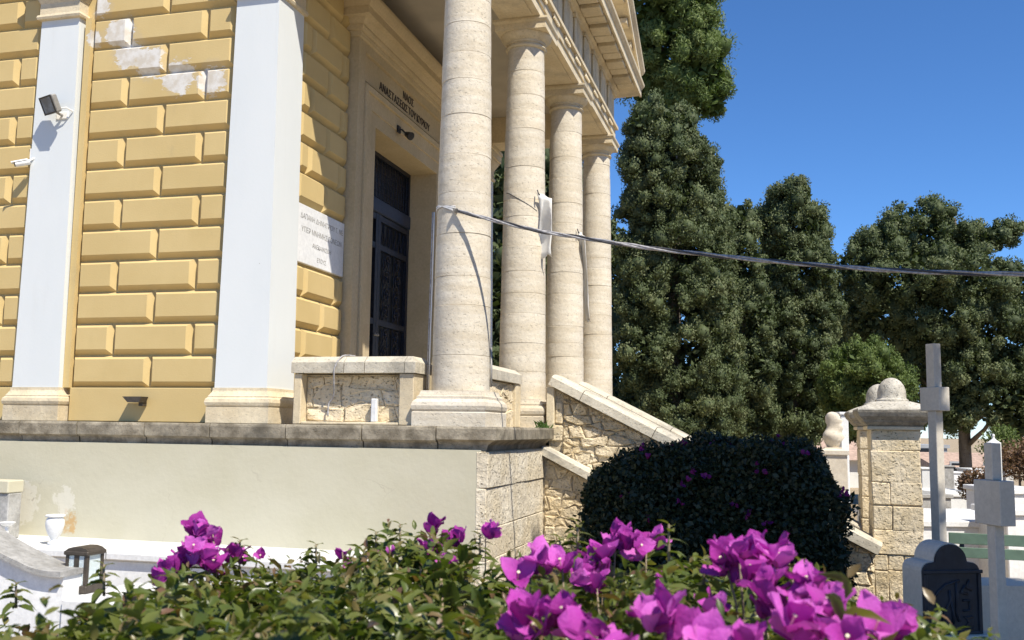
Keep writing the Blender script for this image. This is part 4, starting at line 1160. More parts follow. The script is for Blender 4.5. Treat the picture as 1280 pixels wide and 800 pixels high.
box_px('grave_stele', 1178, 1192, 582, 29.0, dep=.5, mat=M_MARBLE2, label='grey upright stele behind the tall cross', cat='stele', cover=False)
box_px('grave_stele', 1256, 1266, 570, 24.0, dep=.3, mat=M_MARBLE, label='narrow white stele beside the reddish shrub at the right', cat='stele', cover=False)
box_px('grave_post', 1050.5, 1060.5, 515, 16.0, dep=.16, mat=M_MARBLE, label='square white marble post beside the bust', cat='post', cover=False)
# white marble cross-top ornament on the far grave
c = at(1242, 552, 20.0)
fo = empty('grave_finial', (c[0], c[1], gz(c)), 'small white marble finial showing above the right cross', 'finial')
MB().lathe([(0.14,-2.2),(0.14,-.02),(0.10,0),(0.06,.03),(0.03,.06),(0.02,.10),(0.03,.12),(0.02,.15),(0.0,.16)], tuple(c), 14).build('finial', M_MARBLE, fo, smooth=40)

# bust on a pedestal
c = at(1041, 559, 15.5)
bs = empty('bust', (c[0], c[1], gz(c)), 'cream marble bust of a bearded man on a pedestal above the hedge', 'bust')
def bust(c):
    s = 15.5/F_PX
    MB().square([(0.20,gz(c)-.05),(0.20,c[2]-.12),(0.23,c[2]-.11),(0.23,c[2]-.05),(0.16,c[2]-.03),(0.13,c[2]-.02),(0.13,c[2]+.0)], (c[0], c[1])).build('pedestal', M_BUST, bs)
    prof = []
    V = []; seg = 18
    # torso to head as stacked ellipses: (z, rx, ry, dx)
    rings = [(0.0,.09,.08),(0.04,.11,.09),(0.10,.135,.13),(0.17,.15,.165),(0.23,.14,.165),(0.275,.115,.12),(0.30,.105,.10),(0.335,.088,.085),(0.36,.088,.082),(0.385,.084,.08),(0.42,.088,.082),(0.455,.090,.084),(0.49,.092,.085),(0.525,.092,.084),(0.56,.084,.078),(0.585,.066,.062),(0.60,.03,.03),(0.603,.004,.004)]
    front = [(0,0),(.10,.0),(.17,.03),(.24,.0),(.30,.05),(.335,.07),(.36,.07),(.385,.06),(.405,.045),(.42,.05),(.44,.052),(.455,.07),(.47,.062),(.49,.03),(.51,.035),(.54,.02),(.60,0)]
    fz = [a for a, b in front]; fx = [b for a, b in front]
    for z, rx, ry in rings:
        fo_ = float(np.interp(z, fz, fx)); back = .02 if .40 < z < .56 else 0
        for k in range(seg):
            a = 2*math.pi*k/seg; ca, sa = math.cos(a), math.sin(a)
            ex = fo_*1.35*max(0, ca)**2.2 + (back*max(0, -ca))*-1
            lx, ly = (rx*ca + ex), ry*sa
            V.append((c[0]+lx*.86+ly*.5, c[1]-lx*.5+ly*.86, c[2]+z*.92))
    n = len(rings)
    Fc = [(i*seg+k, i*seg+(k+1)%seg, (i+1)*seg+(k+1)%seg, (i+1)*seg+k) for i in range(n-1) for k in range(seg)] + [tuple(range(seg))[::-1], tuple((n-1)*seg+k for k in range(seg))]
    MB().add(V, Fc).build('figure', M_BUST, bs, smooth=True)
bust(c)

# far buildings
def house(name, x0, x1, yt, d, label, wall, roof=None, roofh=.6, dep=5):
    a = at(x0, yt, d); b = at(x1, yt, d); c = (a+b)/2; w = abs(x1-x0)/F_PX*d; g = gz(c)-.05
    o = empty(name, (c[0], c[1], g), label, 'building')
    M_ = yawm(math.degrees(YAW), (c[0], c[1], 0))
    MB().box(-w/2, w/2, 0, dep, g, c[2]).xform(M_).build('wall', wall, o)
    if roof:
        MB().extrude([(-.35, c[2]+.002), (dep+.35, c[2]+.002), (dep/2, c[2]+roofh)], 'x', -w/2-.3, w/2+.3).xform(M_).build('roof', roof, o)
    else:
        MB().box(-w/2-.1, w/2+.1, -.1, dep+.1, c[2]+.002, c[2]+.18).xform(M_).build('parapet', wall, o)
    return o, M_, w, c, g
def win(o, M_, x0, x1, z0, z1, mat=None):
    f = MB().box(x0, x1, -.03, .02, z0, z1).xform(M_).build('window', M_FARG, o)
    MB().box(x0+.08, x1-.08, -.05, -.031, z0+.08, z1-.08).xform(M_).build('pane', M_GLASSD, f)
o, M_, w, c, g = house('far_house', 1136, 1184, 560, 52.0, 'bluish grey house wall behind the tall cross', M_FARG, None)
win(o, M_, -.6, .2, g+1.0, g+2.0)
o, M_, w, c, g = house('tile_roof_house', 1174, 1262, 584, 44.0, 'low white building with terracotta roof behind the tree trunk', M_FARW, M_TILE, .6)
win(o, M_, -1.1, -.3, g+.7, g+1.5); win(o, M_, .4, 1.1, g+.7, g+1.5)
o, M_, w, c, g = house('pale_house', 838, 884, 524, 60.0, 'pale grey house glimpsed between the stair coping and the trees', M_FARG, M_TILE, .8)
o, M_, w, c, g = house('far_white_house', 1040, 1082, 575, 48.0, 'white house with reddish roof between the hedge and the pillar', M_FARW, M_TILE, .9)

# ================================================================== vegetation
def quads_mesh(name, mat, V, Fv, tint, smooth=False):
    """V (n,k,3) vertices per leaf, Fv list of faces on the k local vertices, tint per leaf"""
    n, k, _ = V.shape
    me = bpy.data.meshes.new(name)
    me.vertices.add(n*k)
    me.vertices.foreach_set('co', V.reshape(-1).astype(np.float32))
    loops = []; starts = []; tot = 0
    per = sum(len(f) for f in Fv)
    base = np.concatenate([np.array(f) for f in Fv])
    li = (np.arange(n)[:, None]*k + base[None, :]).reshape(-1)
    me.loops.add(len(li)); me.loops.foreach_set('vertex_index', li.astype(np.int32))
    ls = np.cumsum([0]+[len(f) for f in Fv])[:-1]
    st = (np.arange(n)[:, None]*per + ls[None, :]).reshape(-1)
    me.polygons.add(len(st)); me.polygons.foreach_set('loop_start', st.astype(np.int32))
    at_ = me.attributes.new('tint', 'FLOAT', 'POINT')
    at_.data.foreach_set('value', np.repeat(tint, k).astype(np.float32))
    me.materials.append(mat)
    me.update(calc_edges=True)
    if smooth: me.polygons.foreach_set('use_smooth', np.ones(len(st), bool))
    return me
def unit(a): return a/np.maximum(np.linalg.norm(a, axis=-1, keepdims=True), 1e-9)
def sphere_dirs(n):
    return unit(nrng.normal(size=(n, 3)))

def sprays(centres, radii, per, length, width, upness=0.5, jit=0.5):
    """leaf sprays on clumps: returns V (n,4,3)"""
    nc = len(centres)
    d = sphere_dirs(nc*per)
    c = np.repeat(centres, per, 0); r = np.repeat(radii, per, 0)
    p = c + d*r*(0.70+0.42*nrng.random((nc*per, 1)))
    dirv = unit(d*0.30 + np.array([0,0,upness]) + nrng.normal(size=d.shape)*jit)
    side_ = unit(np.cross(dirv, unit(d + nrng.normal(size=d.shape)*0.28)))
    Ln = length*(0.6+0.8*nrng.random((len(p),1))); Wd = width*(0.6+0.8*nrng.random((len(p),1)))
    a = p - dirv*Ln*.5; b = p + side_*Wd*.5 + dirv*Ln*.05; c2 = p + dirv*Ln*.5; e = p - side_*Wd*.5 + dirv*Ln*.05
    return np.stack([a, b, c2, e], 1)

def lobes_to_clumps(lobes, clump_r, cover):
    C = []; Rr = []
    for i, (c, r) in enumerate(lobes):
        A = 4*math.pi*((r[0]*r[1]+r[0]*r[2]+r[1]*r[2])/3)
        n = max(6, int(A/(math.pi*clump_r**2)*cover))
        d = sphere_dirs(n)
        p = c + d*r*(0.80+0.34*nrng.random((n,1)))
        keep = np.ones(n, bool)
        for j, (c2, r2) in enumerate(lobes):
            if j == i: continue
            q = np.linalg.norm((p-c2)/r2, axis=1)
            keep &= q > 0.70
        p = p[keep]
        C.append(p); Rr.append(clump_r*(0.45+0.75*nrng.random((len(p),1)))*np.array([1,1,1.1])*(.75+.5*nrng.random((len(p),3))))
    return np.concatenate(C), np.concatenate(Rr)

def tree(name, lobes, base, label, mat, clump_r=0.42, cover=1.1, per=95, length=0.17, width=0.085, trunk_r=0.22, group='cypress trees behind the chapel', upness=0.5, limbs=True, bias=0.0):
    o = empty(name, tuple(base), label, 'tree', group)
    C, Rr = lobes_to_clumps(lobes, clump_r, cover)
    V = sprays(C, Rr, per, length, width, upness)
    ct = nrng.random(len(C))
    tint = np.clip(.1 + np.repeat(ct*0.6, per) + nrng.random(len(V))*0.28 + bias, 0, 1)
    me = quads_mesh('crown', mat, V - wloc(o), [(0,1,2,3)], tint)
    link('crown', me, o)
    # rounded cores of the tufts under the sprays
    ico = MB(); ph = (1+5**.5)/2
    iv = unit(np.array([(-1,ph,0),(1,ph,0),(-1,-ph,0),(1,-ph,0),(0,-1,ph),(0,1,ph),(0,-1,-ph),(0,1,-ph),(ph,0,-1),(ph,0,1),(-ph,0,-1),(-ph,0,1)], float))
    if_ = [(0,11,5),(0,5,1),(0,1,7),(0,7,10),(0,10,11),(1,5,9),(5,11,4),(11,10,2),(10,7,6),(7,1,8),(3,9,4),(3,4,2),(3,2,6),(3,6,8),(3,8,9),(4,9,5),(2,4,11),(6,2,10),(8,6,7),(9,8,1)]
    VT = C[:, None, :] + iv[None]*Rr[:, None, :]*(0.50+.32*nrng.random((len(C), 12, 1)))
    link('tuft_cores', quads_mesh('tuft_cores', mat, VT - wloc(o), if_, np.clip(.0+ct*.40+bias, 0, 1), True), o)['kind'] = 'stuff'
    # inner twiggy mass that keeps the crown from being see-through
    nI = int(len(C)*14)
    pick = nrng.integers(0, len(lobes), nI)
    cs = np.array([l[0] for l in lobes])[pick]; rs = np.array([l[1] for l in lobes])[pick]
    P = cs + sphere_dirs(nI)*rs*(0.86*nrng.random((nI,1))**0.4)
    dv = sphere_dirs(nI); sv = unit(np.cross(dv, sphere_dirs(nI)))
    Ls = length*2.6
    VI = np.stack([P-dv*Ls*.5, P+sv*Ls*.3, P+dv*Ls*.5, P-sv*Ls*.3], 1)
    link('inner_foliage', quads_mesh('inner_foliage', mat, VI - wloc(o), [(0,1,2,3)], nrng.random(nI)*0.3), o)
    top = max(l[0][2]+l[1][2]*.5 for l in lobes)
    b = Vector(base)
    zs = [b.z-.1, b.z+.5, b.z+(top-b.z)*.4, b.z+(top-b.z)*.75, top]
    mid = np.mean([l[0] for l in lobes], 0)
    pts = [(b.x, b.y, zs[0])] + [(b.x+(mid[0]-b.x)*f, b.y+(mid[1]-b.y)*f, z) for f, z in zip((.05,.4,.8,1.0), zs[1:])]
    tr = MB().tube(pts, [trunk_r*1.25, trunk_r, trunk_r*.8, trunk_r*.5, trunk_r*.15], 10).build('trunk', M_BARK, o, smooth=True)
    if limbs:
        lb = sorted(lobes, key=lambda l: -l[1][0])[:9]
        for c, r in lb:
            z0 = max(b.z+1.0, c[2]-1.6*max(.6, np.linalg.norm(c[:2]-np.array([b.x,b.y]))*.6))
            f = (z0-b.z)/(top-b.z+1e-6)
            s0 = (b.x+(mid[0]-b.x)*min(1,f), b.y+(mid[1]-b.y)*min(1,f), z0)
            m_ = (np.array(s0)*.5+c*.5) + np.array([0,0,-.2])
            MB().tube([s0, tuple(m_), tuple(c)], [trunk_r*.45, trunk_r*.3, trunk_r*.1], 7).build('limb', M_BARK, o, smooth=True)
    return o
def lobe(px, py, d, rx, ry=None, depth=None):
    c = at(px, py, d); s = d/F_PX
    ry = ry or rx
    return (c, np.array([rx*s, (depth or rx)*s, ry*s]))
def column_lobes(rows, d, k=1.0):
    out = []
    for (py, cx, hw, hh) in rows:
        out.append(lobe(cx, py, d, hw*.80, hh, hw*.80))
        for s in (-1, 1):
            out.append(lobe(cx+s*hw*.52+nrng.uniform(-4,4), py+nrng.uniform(-8,8), d+nrng.uniform(-.6,.6), hw*.46, hh*.75, hw*.46))
    return out
def base_of(px, d, z=-0.95):
    p = at(px, 540, d); return (p[0], p[1], z)

# tall fluffy tree behind, lighter green
LA = [lobe(846,-150,33,44,60),lobe(850,-60,33,50,55),lobe(842,-5,33,56,45),lobe(870,15,32.6,30,30),lobe(815,20,33,30,40),lobe(842,60,33,52,40),lobe(872,88,32.5,38,40),lobe(800,75,33.5,30,40),lobe(885,122,32.6,25,28),lobe(862,110,33,38,30),lobe(815,118,33.6,24,18),lobe(840,250,35,45,70)]
tree('tall_cypress', LA, base_of(843, 33.3), 'tallest light green conifer rising above the chapel roof corner', M_CYPL, 0.38, 1.05, 300, 0.14, 0.034, 0.24, upness=0.25, bias=0.05)
LB = column_lobes([(158,828,44,30),(200,836,58,40),(255,838,66,48),(315,842,74,55),(380,846,76,55),(445,848,78,55),(505,848,76,48),(545,846,66,30)], 26)
tree('dark_cypress', LB, base_of(842, 26), 'dense dark green cypress standing right behind the last column', M_CYP, 0.25, 1.2, 210, 0.075, 0.038, 0.22)
LC = column_lobes([(280,922,24,28),(330,926,30,36),(390,930,36,44),(460,932,40,48),(525,930,40,36)], 30)
tree('narrow_cypress', LC, base_of(928, 30), 'narrow cypress squeezed between the dark cypress and the round-topped one', M_CYP, 0.28, 1.2, 190, 0.085, 0.044, 0.18)
LD = column_lobes([(250,988,30,24),(285,993,46,36),(335,997,50,44),(395,998,52,48),(455,996,56,50),(520,992,54,40)], 31)
tree('round_cypress', LD, base_of(992, 31), 'round-topped dark cypress standing in the middle of the tree row', M_CYP, 0.28, 1.2, 190, 0.085, 0.044, 0.22)
LE = [lobe(1148,290,36,40,36),lobe(1105,308,36,34,26),lobe(1196,300,36,34,26),lobe(1236,297,35.6,26,13),lobe(1262,290,35.4,16,8),lobe(1078,335,36,40,34),lobe(1140,345,35,58,36),lobe(1205,350,35,56,38),lobe(1258,372,35.5,42,36),lobe(1300,400,36,40,44),lobe(1090,385,36.5,48,40),lobe(1175,400,35.5,60,38),lobe(1240,420,35,52,40),lobe(1290,460,35.5,48,45),lobe(1220,465,34.5,40,36),lobe(1255,500,34.5,45,36),lobe(1200,508,34.8,30,28),lobe(1290,525,35,40,30),lobe(1120,440,37,46,40),lobe(1165,450,37,40,40)]
tree('spreading_cypress', LE, base_of(1206, 36), 'broad spreading dark conifer with bare trunk at the right', M_CYP, 0.33, 1.1, 200, 0.10, 0.05, 0.24, upness=0.2)
LF = [lobe(1082,470,27,46,38),lobe(1060,490,27.3,32,30),lobe(1112,486,27.2,30,28),lobe(1078,515,27.2,40,26)]
tree('bushy_cypress', LF, base_of(1083, 27), 'low bushy light green conifer just behind the gate pillar', M_CYPL, 0.22, 1.2, 200, 0.085, 0.036, 0.12)
LG = [lobe(640,250,30,50,60),lobe(690,260,30,60,80),lobe(620,360,29.5,55,70),lobe(680,380,29.5,55,70),lobe(640,470,29,60,60),lobe(720,460,29,60,60),lobe(740,350,30,60,80),lobe(580,440,30,55,80),lobe(760,520,29,70,40),lobe(660,530,29,70,40)]
tree('shaded_cypress', LG, base_of(660, 30), 'dark cypress glimpsed between the first and second columns', M_CYP, 0.42, 1.0, 70, 0.18, 0.09, 0.22)
LH = [lobe(1040,430,40,60,60),lobe(960,440,40,60,70),lobe(1100,520,40,60,35),lobe(1010,510,40,70,45),lobe(900,500,40,70,60)]
tree('background_tree', LH, base_of(1010, 40), 'dim tree filling the gaps behind the row of cypresses', M_CYP, 0.5, 1.0, 60, 0.22, 0.11, 0.2, limbs=False)
# tree beside the photographer whose shade falls on the hedge and the right-hand graves
def uw(u, w): return (0.639*u - 0.769*w, 0.769*u + 0.639*w)
sx, sy = uw(7.0, -0.8)
LS = []
for z, r in ((2.2,.9),(3.6,1.35),(5.0,1.6),(6.5,1.7),(8.0,1.65),(9.4,1.45),(10.8,1.1),(11.9,.6)):
    LS.append((np.array([sx, sy, z]), np.array([r, r, 1.0])))
tree('shade_cypress', LS, (sx, sy, -.1), 'cypress standing outside the picture to the right of the photographer', M_CYP, 0.40, 1.2, 60, 0.22, 0.11, 0.2, limbs=False)

for i, (tx, ty, h_) in enumerate(((13.5,21.0,11.0),(16.5,15.5,9.5),(17.5,10.0,11.5),(18.0,4.5,10.0))):  # cypresses added out of view to cut the sky fill on the portico
    LR = [(np.array([tx, ty, z_]), np.array([r_, r_, 1.5])) for z_, r_ in ((1.6,1.8),(h_*.35,2.5),(h_*.6,2.3),(h_*.85,1.5))]
    tree('skyblock_cypress', LR, (tx, ty, -1.0), ('first', 'second', 'third', 'fourth')[i] + ' unseen cypress added to block low sky light, counted from the far end', M_CYP, 0.6, 1.0, 40, 0.34, 0.17, 0.2, limbs=False, group='unseen cypresses added to block sky light')

# small shrubs among the far graves
def shrub(name, px, py, d, r, label, mat, n=2600, leaf=.09):
    c = at(px, py, d); g = gz(c)
    o = empty(name, (c[0], c[1], g), label, 'shrub')
    C = c + sphere_dirs(16)*r*.6; Rr = np.full((16,1), r*.5)*np.ones(3)
    V = sprays(C, Rr, n//16, leaf, leaf*.5, .3)
    link('foliage', quads_mesh('foliage', mat, V - wloc(o), [(0,1,2,3)], nrng.random(len(V))), o)
    MB().tube([(c[0],c[1],g-.05),(c[0]+.03,c[1],(g+c[2])/2),(c[0],c[1],c[2])], [.05,.035,.015], 7).build('stem', M_BARK, o)
M_DRY = leaf_mat('dry_reddish_leaf', [(0,(0.10,0.06,0.03)),(1,(0.22,0.13,0.08))], 0.6, 0.2)
shrub('dry_shrub', 1222, 607, 24, .45, 'dry brownish shrub at the foot of the tree trunk', M_DRY)
shrub('reddish_shrub', 1272, 565, 23, .6, 'reddish flowering shrub at the right edge above the tombs', M_DRY)
shrub('green_shrub', 1253, 560, 26, .6, 'small green shrub between the right cross and the white stele', M_CYPL)

# ---- dark clipped hedge beside the stairs
def hedge():
    x0, x1, y0, y1 = -1.86, 0.53, 9.55, 10.75
    zb = -0.95
    o = empty('clipped_hedge', ((x0+x1)/2, (y0+y1)/2, zb), 'dark clipped bougainvillea hedge in shade beside the staircase', 'hedge')
    def top(x):
        t = (x-x0)/(x1-x0)
        return np.interp(t, [0,.03,.10,.25,.5,.75,.88,.96,1.0], [1.10,1.22,1.31,1.44,1.53,1.54,1.48,1.33,1.10])
    n = 62000
    # sample a superellipse shell
    f = nrng.random(n)
    P = np.zeros((n,3)); Nn = np.zeros((n,3))
    u = nrng.random(n)*(x1-x0)+x0; v = nrng.random(n)
    kind = nrng.choice(4, n, p=[.50,.30,.12,.08])
    tz = top(u)
    yy = y0 + v*(y1-y0)
    m = kind == 0                                   # front face, bulging
    zz = zb + v*(tz-zb)
    P[m] = np.stack([u, y0 + .10*(2*v-1)**4 + .05*np.sin(u*4.1+v*5), zz], 1)[m]; Nn[m] = (0,-1,.1)
    m = kind == 1
    edge = .22*np.abs(2*v-1)**4
    P[m] = np.stack([u, yy, tz-edge], 1)[m]; Nn[m] = (0,0,1)
    for kd, xx, sg in ((2, x1, 1), (3, x0, -1)):
        m = kind == kd
        w = nrng.random(n); zt = top(np.full(n, xx))
        P[m] = np.stack([np.full(n, xx) + .04*np.sin(v*7+w*6), yy, zb + w*(zt-zb)], 1)[m]; Nn[m] = (sg,0,.1)
    lump = .07*np.sin(P[:,0]*6.3+P[:,2]*4.1)*np.sin(P[:,1]*5.2+P[:,2]*6.7+1.3)
    P += Nn*(lump[:,None] - .10*nrng.random((n,1))**1.5 + .05*nrng.random((n,1))**4*2)
    dv = unit(Nn*.5 + nrng.normal(size=(n,3))*.6); sv = unit(np.cross(dv, Nn + nrng.normal(size=(n,3))*.6))
    Ln = .055*(.6+.8*nrng.random((n,1)))
    V = np.stack([P-dv*Ln*.5, P+sv*Ln*.28, P+dv*Ln*.5, P-sv*Ln*.28], 1)
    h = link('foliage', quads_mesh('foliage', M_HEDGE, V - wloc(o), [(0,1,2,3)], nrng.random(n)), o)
    h['kind'] = 'stuff'
    nI = 14000
    P = np.stack([nrng.uniform(x0+.12,x1-.12,nI), nrng.uniform(y0+.15,y1-.12,nI), nrng.random(nI)], 1)
    P[:,2] = zb + P[:,2]*(top(P[:,0])-.14-zb)
    dv = sphere_dirs(nI); sv = unit(np.cross(dv, sphere_dirs(nI)))
    V = np.stack([P-dv*.07, P+sv*.045, P+dv*.07, P-sv*.045], 1)
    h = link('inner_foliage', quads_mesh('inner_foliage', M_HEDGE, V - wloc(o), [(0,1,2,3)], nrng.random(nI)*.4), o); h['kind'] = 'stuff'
    for i in range(9):
        x = x0+.25+i*(x1-x0-.5)/8; y = (y0+y1)/2+rng.uniform(-.3,.3)
        MB().tube([(x,y,zb-.05),(x+rng.uniform(-.1,.1),y,.2),(x+rng.uniform(-.2,.2),y+rng.uniform(-.2,.2),float(top(x))-.25)], [.04,.03,.012], 7).build('stem', M_TWIG, o)
    return o
hedge_o = hedge()

# ---- foreground bougainvillea
bo = empty('bougainvillea', (0.0, 1.9, 0.0), 'bougainvillea bush with magenta flowers across the foreground', 'shrub')
# silhouette of the bush in the photograph: top edge as pixel rows, turned into a height for each lateral position
SIL = [(-200,770),(-60,760),(0,792),(50,794),(100,794),(150,776),(200,752),(250,730),(300,706),(350,712),(400,710),(450,700),(500,690),(560,690),(620,706),(680,712),(740,714),(800,714),(860,718),(920,728),(980,735),(1040,765),(1090,800),(1150,840),(1300,900),(1500,960)]
sx_ = np.array([a for a, b in SIL], float); sy_ = np.array([b for a, b in SIL], float)
DF = 2.35                                            # depth of the far crest
def crest(px):
    py = np.interp(px, sx_, sy_)
    d = DF if np.isscalar(px) else np.full(len(px), DF)
    return py
CRx = []
for px in range(-200, 1500, 20):
    p = at(px, float(np.interp(px, sx_, sy_)), DF); lat = np.dot(p-EYE, CR); CRx.append((lat, p[2]))
CRx = np.array(CRx)
def bush_top(lat, fwd):
    z = np.interp(lat, CRx[:,0], CRx[:,1])
    t = np.clip((DF-fwd)/1.35, 0, 1)                  # towards the camera
    back = np.clip((fwd-DF)/0.55, 0, 1)
    right = np.clip((lat+0.1)/0.5, 0, 1)
    lift = (0.02 + 0.055*right)*t
    bump_ = 0.030*np.sin(lat*9.1+fwd*4.3) + 0.022*np.sin(lat*17.3-fwd*11.0+1.0) + 0.016*np.sin(fwd*23.0+lat*5.0)
    return z + lift + bump_*(0.4+t) - 0.03 - 0.5*back**2
FWD = unit(np.array([_fw]))[0]; RTV = _rt
def world_lf(lat, fwd, z):
    return np.stack([RTV[0]*lat+FWD[0]*fwd, RTV[1]*lat+FWD[1]*fwd, z], -1)

# leaf template: 3 x 5 grid, folded along the midrib and drooping
def leaf_template(fold, droop, twist):
    us = np.array([0,.3,.65,1.0]); wd = np.array([.05,.36,.33,.0])
    V = []
    for u, w in zip(us, wd):
        z = -droop*u*u
        for s in (-1, 0, 1):
            V.append((u - .5*0, s*w*.62, z + abs(s)*w*fold + s*w*twist*u))
    F_ = []
    for i in range(3):
        for j in range(2):
            a = i*3+j
            F_.append((a, a+1, a+4, a+3))
    return np.array(V), F_
TEMPL = [leaf_template(f, d, t) for f, d, t in ((.25,.15,.2),(.45,.4,-.2),(.10,.6,.1),(.35,.8,.3),(.6,.3,0),(.2,.35,-.3))]
FV = TEMPL[0][1]
def place_leaves(P, dirv, nrm, size, which):
    dirv = unit(dirv); side_ = unit(np.cross(nrm, dirv)); nr = np.cross(dirv, side_)
    T = np.stack([TEMPL[i][0] for i in range(len(TEMPL))])[which]          # n,15,3
    s = size[:, None, None]
    return P[:, None, :] + s*(T[:, :, 0:1]*dirv[:, None, :] + T[:, :, 1:2]*side_[:, None, :] + T[:, :, 2:3]*nr[:, None, :])

def bush():
    # shoots: points on the bush surface with a growing direction, each carrying a rosette of leaves
    nS = 4600
    lat = nrng.uniform(-2.3, 1.55, nS); fwd = 1.02 + (DF+.42-1.02)*nrng.random(nS)**0.85
    # keep clear of the lens and drop what lies outside the frame
    zt = bush_top(lat, fwd)
    depth = .22*nrng.random(nS)**1.4
    P0 = world_lf(lat, fwd, zt - depth)
    up = unit(np.array([0,0,1.0]) + nrng.normal(size=(nS,3))*.45)
    Ls = .04+.07*nrng.random(nS)
    P = []; D = []; Nn = []; S = []; W = []; Tn = []
    for k in range(11):
        t = k/10
        ang = nrng.random(nS)*.8 + k*2.4
        ref = unit(np.cross(up, np.array([[.3,.2,1.0]])+0*up)); b2 = np.cross(up, ref)
        out = ref*np.cos(ang)[:,None] + b2*np.sin(ang)[:,None]
        p = P0 + up*(Ls*t)[:,None]
        dv = unit(out + up*(.25+.75*t) + nrng.normal(size=(nS,3))*.22)
        nv = unit(up*1.0 - out*.4 + nrng.normal(size=(nS,3))*.35)
        size = (.054 - .032*t)*(.65+.7*nrng.random(nS))
        P.append(p); D.append(dv); Nn.append(nv); S.append(size); W.append(nrng.integers(0, len(TEMPL), nS))
        base_t = .10 + .50*nrng.random(nS) + .30*t*nrng.random(nS)
        young = (nrng.random(nS) < .16 + .22*(t > .8)); base_t = np.where(young & (t > .35), .72+.28*nrng.random(nS), base_t)
        Tn.append(base_t)
    P = np.concatenate(P); D = np.concatenate(D); Nn = np.concatenate(Nn); S = np.concatenate(S); W = np.concatenate(W); Tn = np.concatenate(Tn)
    # distance sort: the 300 that show largest become single leaves
    rel_ = P - EYE; dz = rel_@CF; xx = 640+F_PX*(rel_@CR)/dz; yy_ = 400-F_PX*(rel_@CU)/dz
    topz = bush_top(rel_@RTV, rel_@FWD)
    vis = (dz > 1.15) & (xx > 0) & (xx < 1280) & (yy_ > 600) & (yy_ < 792) & (P[:,2] > topz - .05)
    score = np.where(vis, S/np.maximum(dz, .1), 0)
    order = np.argsort(-score)[:300]
    single = np.zeros(len(P), bool); single[order] = True
    V = place_leaves(P, D, Nn, S, W)
    keep = ~single & (dz > 1.12)
    h = link('foliage', quads_mesh('foliage', M_LEAF, V[keep] - wloc(bo), FV, Tn[keep], True), bo); h['kind'] = 'stuff'
    for i in order:
        me = quads_mesh('leaf', M_LEAF, V[i:i+1] - P[i], FV, Tn[i:i+1], True)
        link('leaf', me, bo, P[i])
    # woody twigs
    R = random.Random(21)
    for i in range(150):
        la, fo = R.uniform(-1.9,1.3), R.uniform(1.1, 2.4)
        z = float(bush_top(np.array([la]), np.array([fo]))[0])
        b0 = world_lf(la+R.uniform(-.15,.15), fo+R.uniform(-.1,.1), z-.45); b1 = world_lf(la+R.uniform(-.08,.08), fo, z-.20); b2 = world_lf(la, fo, z-.02+R.uniform(-.03,.04))
        MB().tube([tuple(b0), tuple(b1), tuple(b2)], [.008,.006,.003], 6).build('twig', M_TWIG, bo, smooth=True)
    MBs = [MB().tube([tuple(world_lf(la, 1.8, -.05)), tuple(world_lf(la+.1, 1.8, .5)), tuple(world_lf(la+.02, 1.75, .95))], [.03,.022,.012], 8).build('stem', M_TWIG, bo, smooth=True) for la in (-1.8,-1.2,-.6,0,.5,1.0)]
bush()

# ---- flowers: three papery bracts round a cream tube
def flower_mesh(seed):
    R = random.Random(seed); V = []; F_ = []; T = []
    opening = R.uniform(.45, 1.0)
    for b in range(3):
        a0 = b*2.094 + R.uniform(-.25,.25)
        ca, sa = math.cos(a0), math.sin(a0)
        nu, nv = 6, 5; base = len(V)
        wv = R.uniform(.8,1.15); tn = R.random()
        for i in range(nu):
            t = i/(nu-1)
            w = .78*math.sin(math.pi*min(1, t*.86+.08))**.7*wv*(1 if t < .98 else .35)
            out = opening*(t**1.3)*.85; hgt = t*(1.05-.35*opening) 
            for j in range(nv):
                s = (j/(nv-1)-.5)*2
                cup = .26*s*s*w + .10*math.sin(5*t+3.4*s+seed)*t
                rad = out - cup*.35 + .03; x = rad; y = s*w*.55; z = hgt + cup*.45 + .09*t*math.sin(5*s+8*t+seed*1.7)
                V.append((x*ca-y*sa, x*sa+y*ca, z)); T.append(min(1, .05+.65*tn+.30*t))
        for i in range(nu-1):
            for j in range(nv-1):
                q = base+i*nv+j
                F_.append((q, q+1, q+nv+1, q+nv))
    me = bpy.data.meshes.new('flower')
    me.from_pydata(V, [], F_)
    n0 = len(F_)
    at_ = me.attributes.new('tint', 'FLOAT', 'POINT'); at_.data.foreach_set('value', T)
    me.materials.append(M_BRACT)
    me.polygons.foreach_set('use_smooth', [True]*len(me.polygons)); me.update()
    return me
FM = [flower_mesh(i) for i in range(12)]
tube_me = MB().lathe([(.04,.05),(.05,.4),(.06,.62),(.14,.68),(.10,.70),(.0,.69)], (0,0,0), 7).mesh('tube', M_TUBE, True)
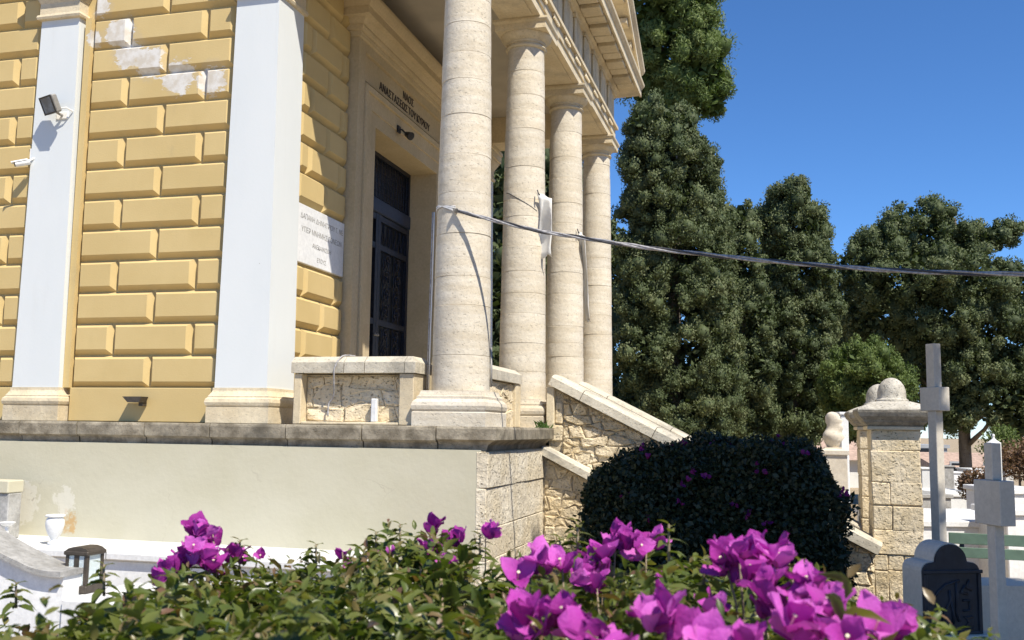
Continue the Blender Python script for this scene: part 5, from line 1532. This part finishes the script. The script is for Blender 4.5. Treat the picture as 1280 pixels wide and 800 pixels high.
# clusters: pixel centre, pixel radius, depth
CL = [(250,662,22,2.25,7),(266,668,16,2.25,4),(240,692,26,2.2,9),(262,700,18,2.2,4),(218,712,20,2.15,6),(296,688,17,2.3,4),(198,724,12,2.1,2),(322,692,9,2.35,1),(428,690,8,2.3,1),(488,690,7,2.3,1),(432,705,7,2.2,1),
      (545,655,12,2.4,2),(540,688,19,2.3,4),(572,668,16,2.35,3),(607,668,17,2.35,3),(563,700,16,2.2,3),
      (664,702,30,1.75,6),(702,702,18,1.75,2),(716,715,12,1.8,2),(690,758,36,1.28,6),(660,775,25,1.25,3),(722,768,24,1.25,3),(770,672,26,2.0,6),(808,676,19,2.0,4),(752,700,26,1.9,6),(745,722,20,1.85,4),(818,720,10,1.8,1),(765,795,26,1.15,3),
      (832,772,38,1.2,6),(880,800,24,1.12,3),(905,690,26,1.55,5),(940,688,28,1.55,5),(984,694,20,1.55,2),(958,738,32,1.4,6),(893,746,17,1.45,2),(925,705,16,1.5,2),(1008,738,28,1.35,5),(1040,760,34,1.25,7),(985,778,30,1.2,4),(1050,790,26,1.15,4),(1100,775,24,1.2,4),(930,798,20,1.12,2),(1010,795,22,1.15,3)]
fr_n = 0
Rf = random.Random(33)
for (px, py, r, d, n) in CL:
    for k in range(n):
        a = Rf.random()*6.283; q = r*.62*math.sqrt(Rf.random())
        dd = d + Rf.uniform(-.05,.05)
        p = at(px+q*math.cos(a), py+q*math.sin(a), dd)
        s = Rf.uniform(.035,.047)*(.72 if n == 1 else 1)
        tilt = Rf.uniform(0,1.1); az = Rf.random()*6.283
        p = p - np.array([0,0,s*.45])
        o = link('flower', FM[Rf.randrange(12)], bo, p, (tilt*math.cos(az), tilt*math.sin(az), Rf.random()*6.283), (s,s,s))
        t_ = bpy.data.objects.new('flower_tube', tube_me); col.objects.link(t_); t_.parent = o; t_.scale = (.55,.55,.75)
    # stalk down into the bush
    p0 = at(px, py, d); lo = p0 + np.array([Rf.uniform(-.03,.03), Rf.uniform(-.03,.03), -.16])
    MB().tube([tuple(lo), tuple((lo+p0)/2+np.array([.006,0,0])), tuple(p0)], [.0025,.002,.0015], 6).build('stalk', M_TWIG, bo, smooth=True)
# upright shoots against the wall and the hedge
def shoot(px, py0, py1, d, n=13):
    a = at(px, py0, d); b = at(px, py1, d)
    MB().tube([tuple(a), tuple((a+b)/2), tuple(b)], [.003,.0028,.0018], 6).build('shoot', M_TWIG, bo, smooth=True)
    for k in range(n):
        t = (k+1)/n; p = a*(1-t)+b*t; an = k*2.4
        dv = np.array([[math.cos(an), math.sin(an), .5-.6*(1-t)]]); nv = np.array([[-.3*math.cos(an), -.3*math.sin(an), 1.0]])
        V = place_leaves(p[None], dv, nv, np.array([.050-.026*t]), np.array([k % len(TEMPL)]))
        link('shoot_leaf', quads_mesh('shoot_leaf', M_LEAF, V - p, FV, np.array([.3+.4*t]), True), bo, p)
for a in ((722,700,652,1.95),(836,720,655,1.75),(700,700,672,1.95),(130,745,705,2.1),(20,760,728,2.1),(500,690,655,2.35),(470,690,665,2.3),(300,700,675,2.3),(1000,740,700,1.5),(880,740,700,1.6),(600,700,668,2.3),(395,710,680,2.3)):
    shoot(*a)
# small bracts scattered over the clipped hedge, shade put into their darker colour
Rh = random.Random(5)
SHADE_FM = []
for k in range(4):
    me = FM[k].copy(); me.materials.clear(); me.materials.append(M_BRACT_SHADE); SHADE_FM.append(me)
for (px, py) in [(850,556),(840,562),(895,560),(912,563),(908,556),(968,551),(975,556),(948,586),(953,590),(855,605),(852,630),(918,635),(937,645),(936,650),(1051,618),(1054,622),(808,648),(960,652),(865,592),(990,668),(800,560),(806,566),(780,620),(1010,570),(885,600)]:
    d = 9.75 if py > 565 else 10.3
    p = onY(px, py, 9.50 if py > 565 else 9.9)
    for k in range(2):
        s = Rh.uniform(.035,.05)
        link('hedge_flower', SHADE_FM[Rh.randrange(4)], hedge_o, p+np.array([Rh.uniform(-.04,.04),Rh.uniform(-.04,.02),Rh.uniform(-.04,.04)]), (Rh.uniform(-1,1)+.5,Rh.uniform(-1,1),Rh.random()*6), (s,s,s))
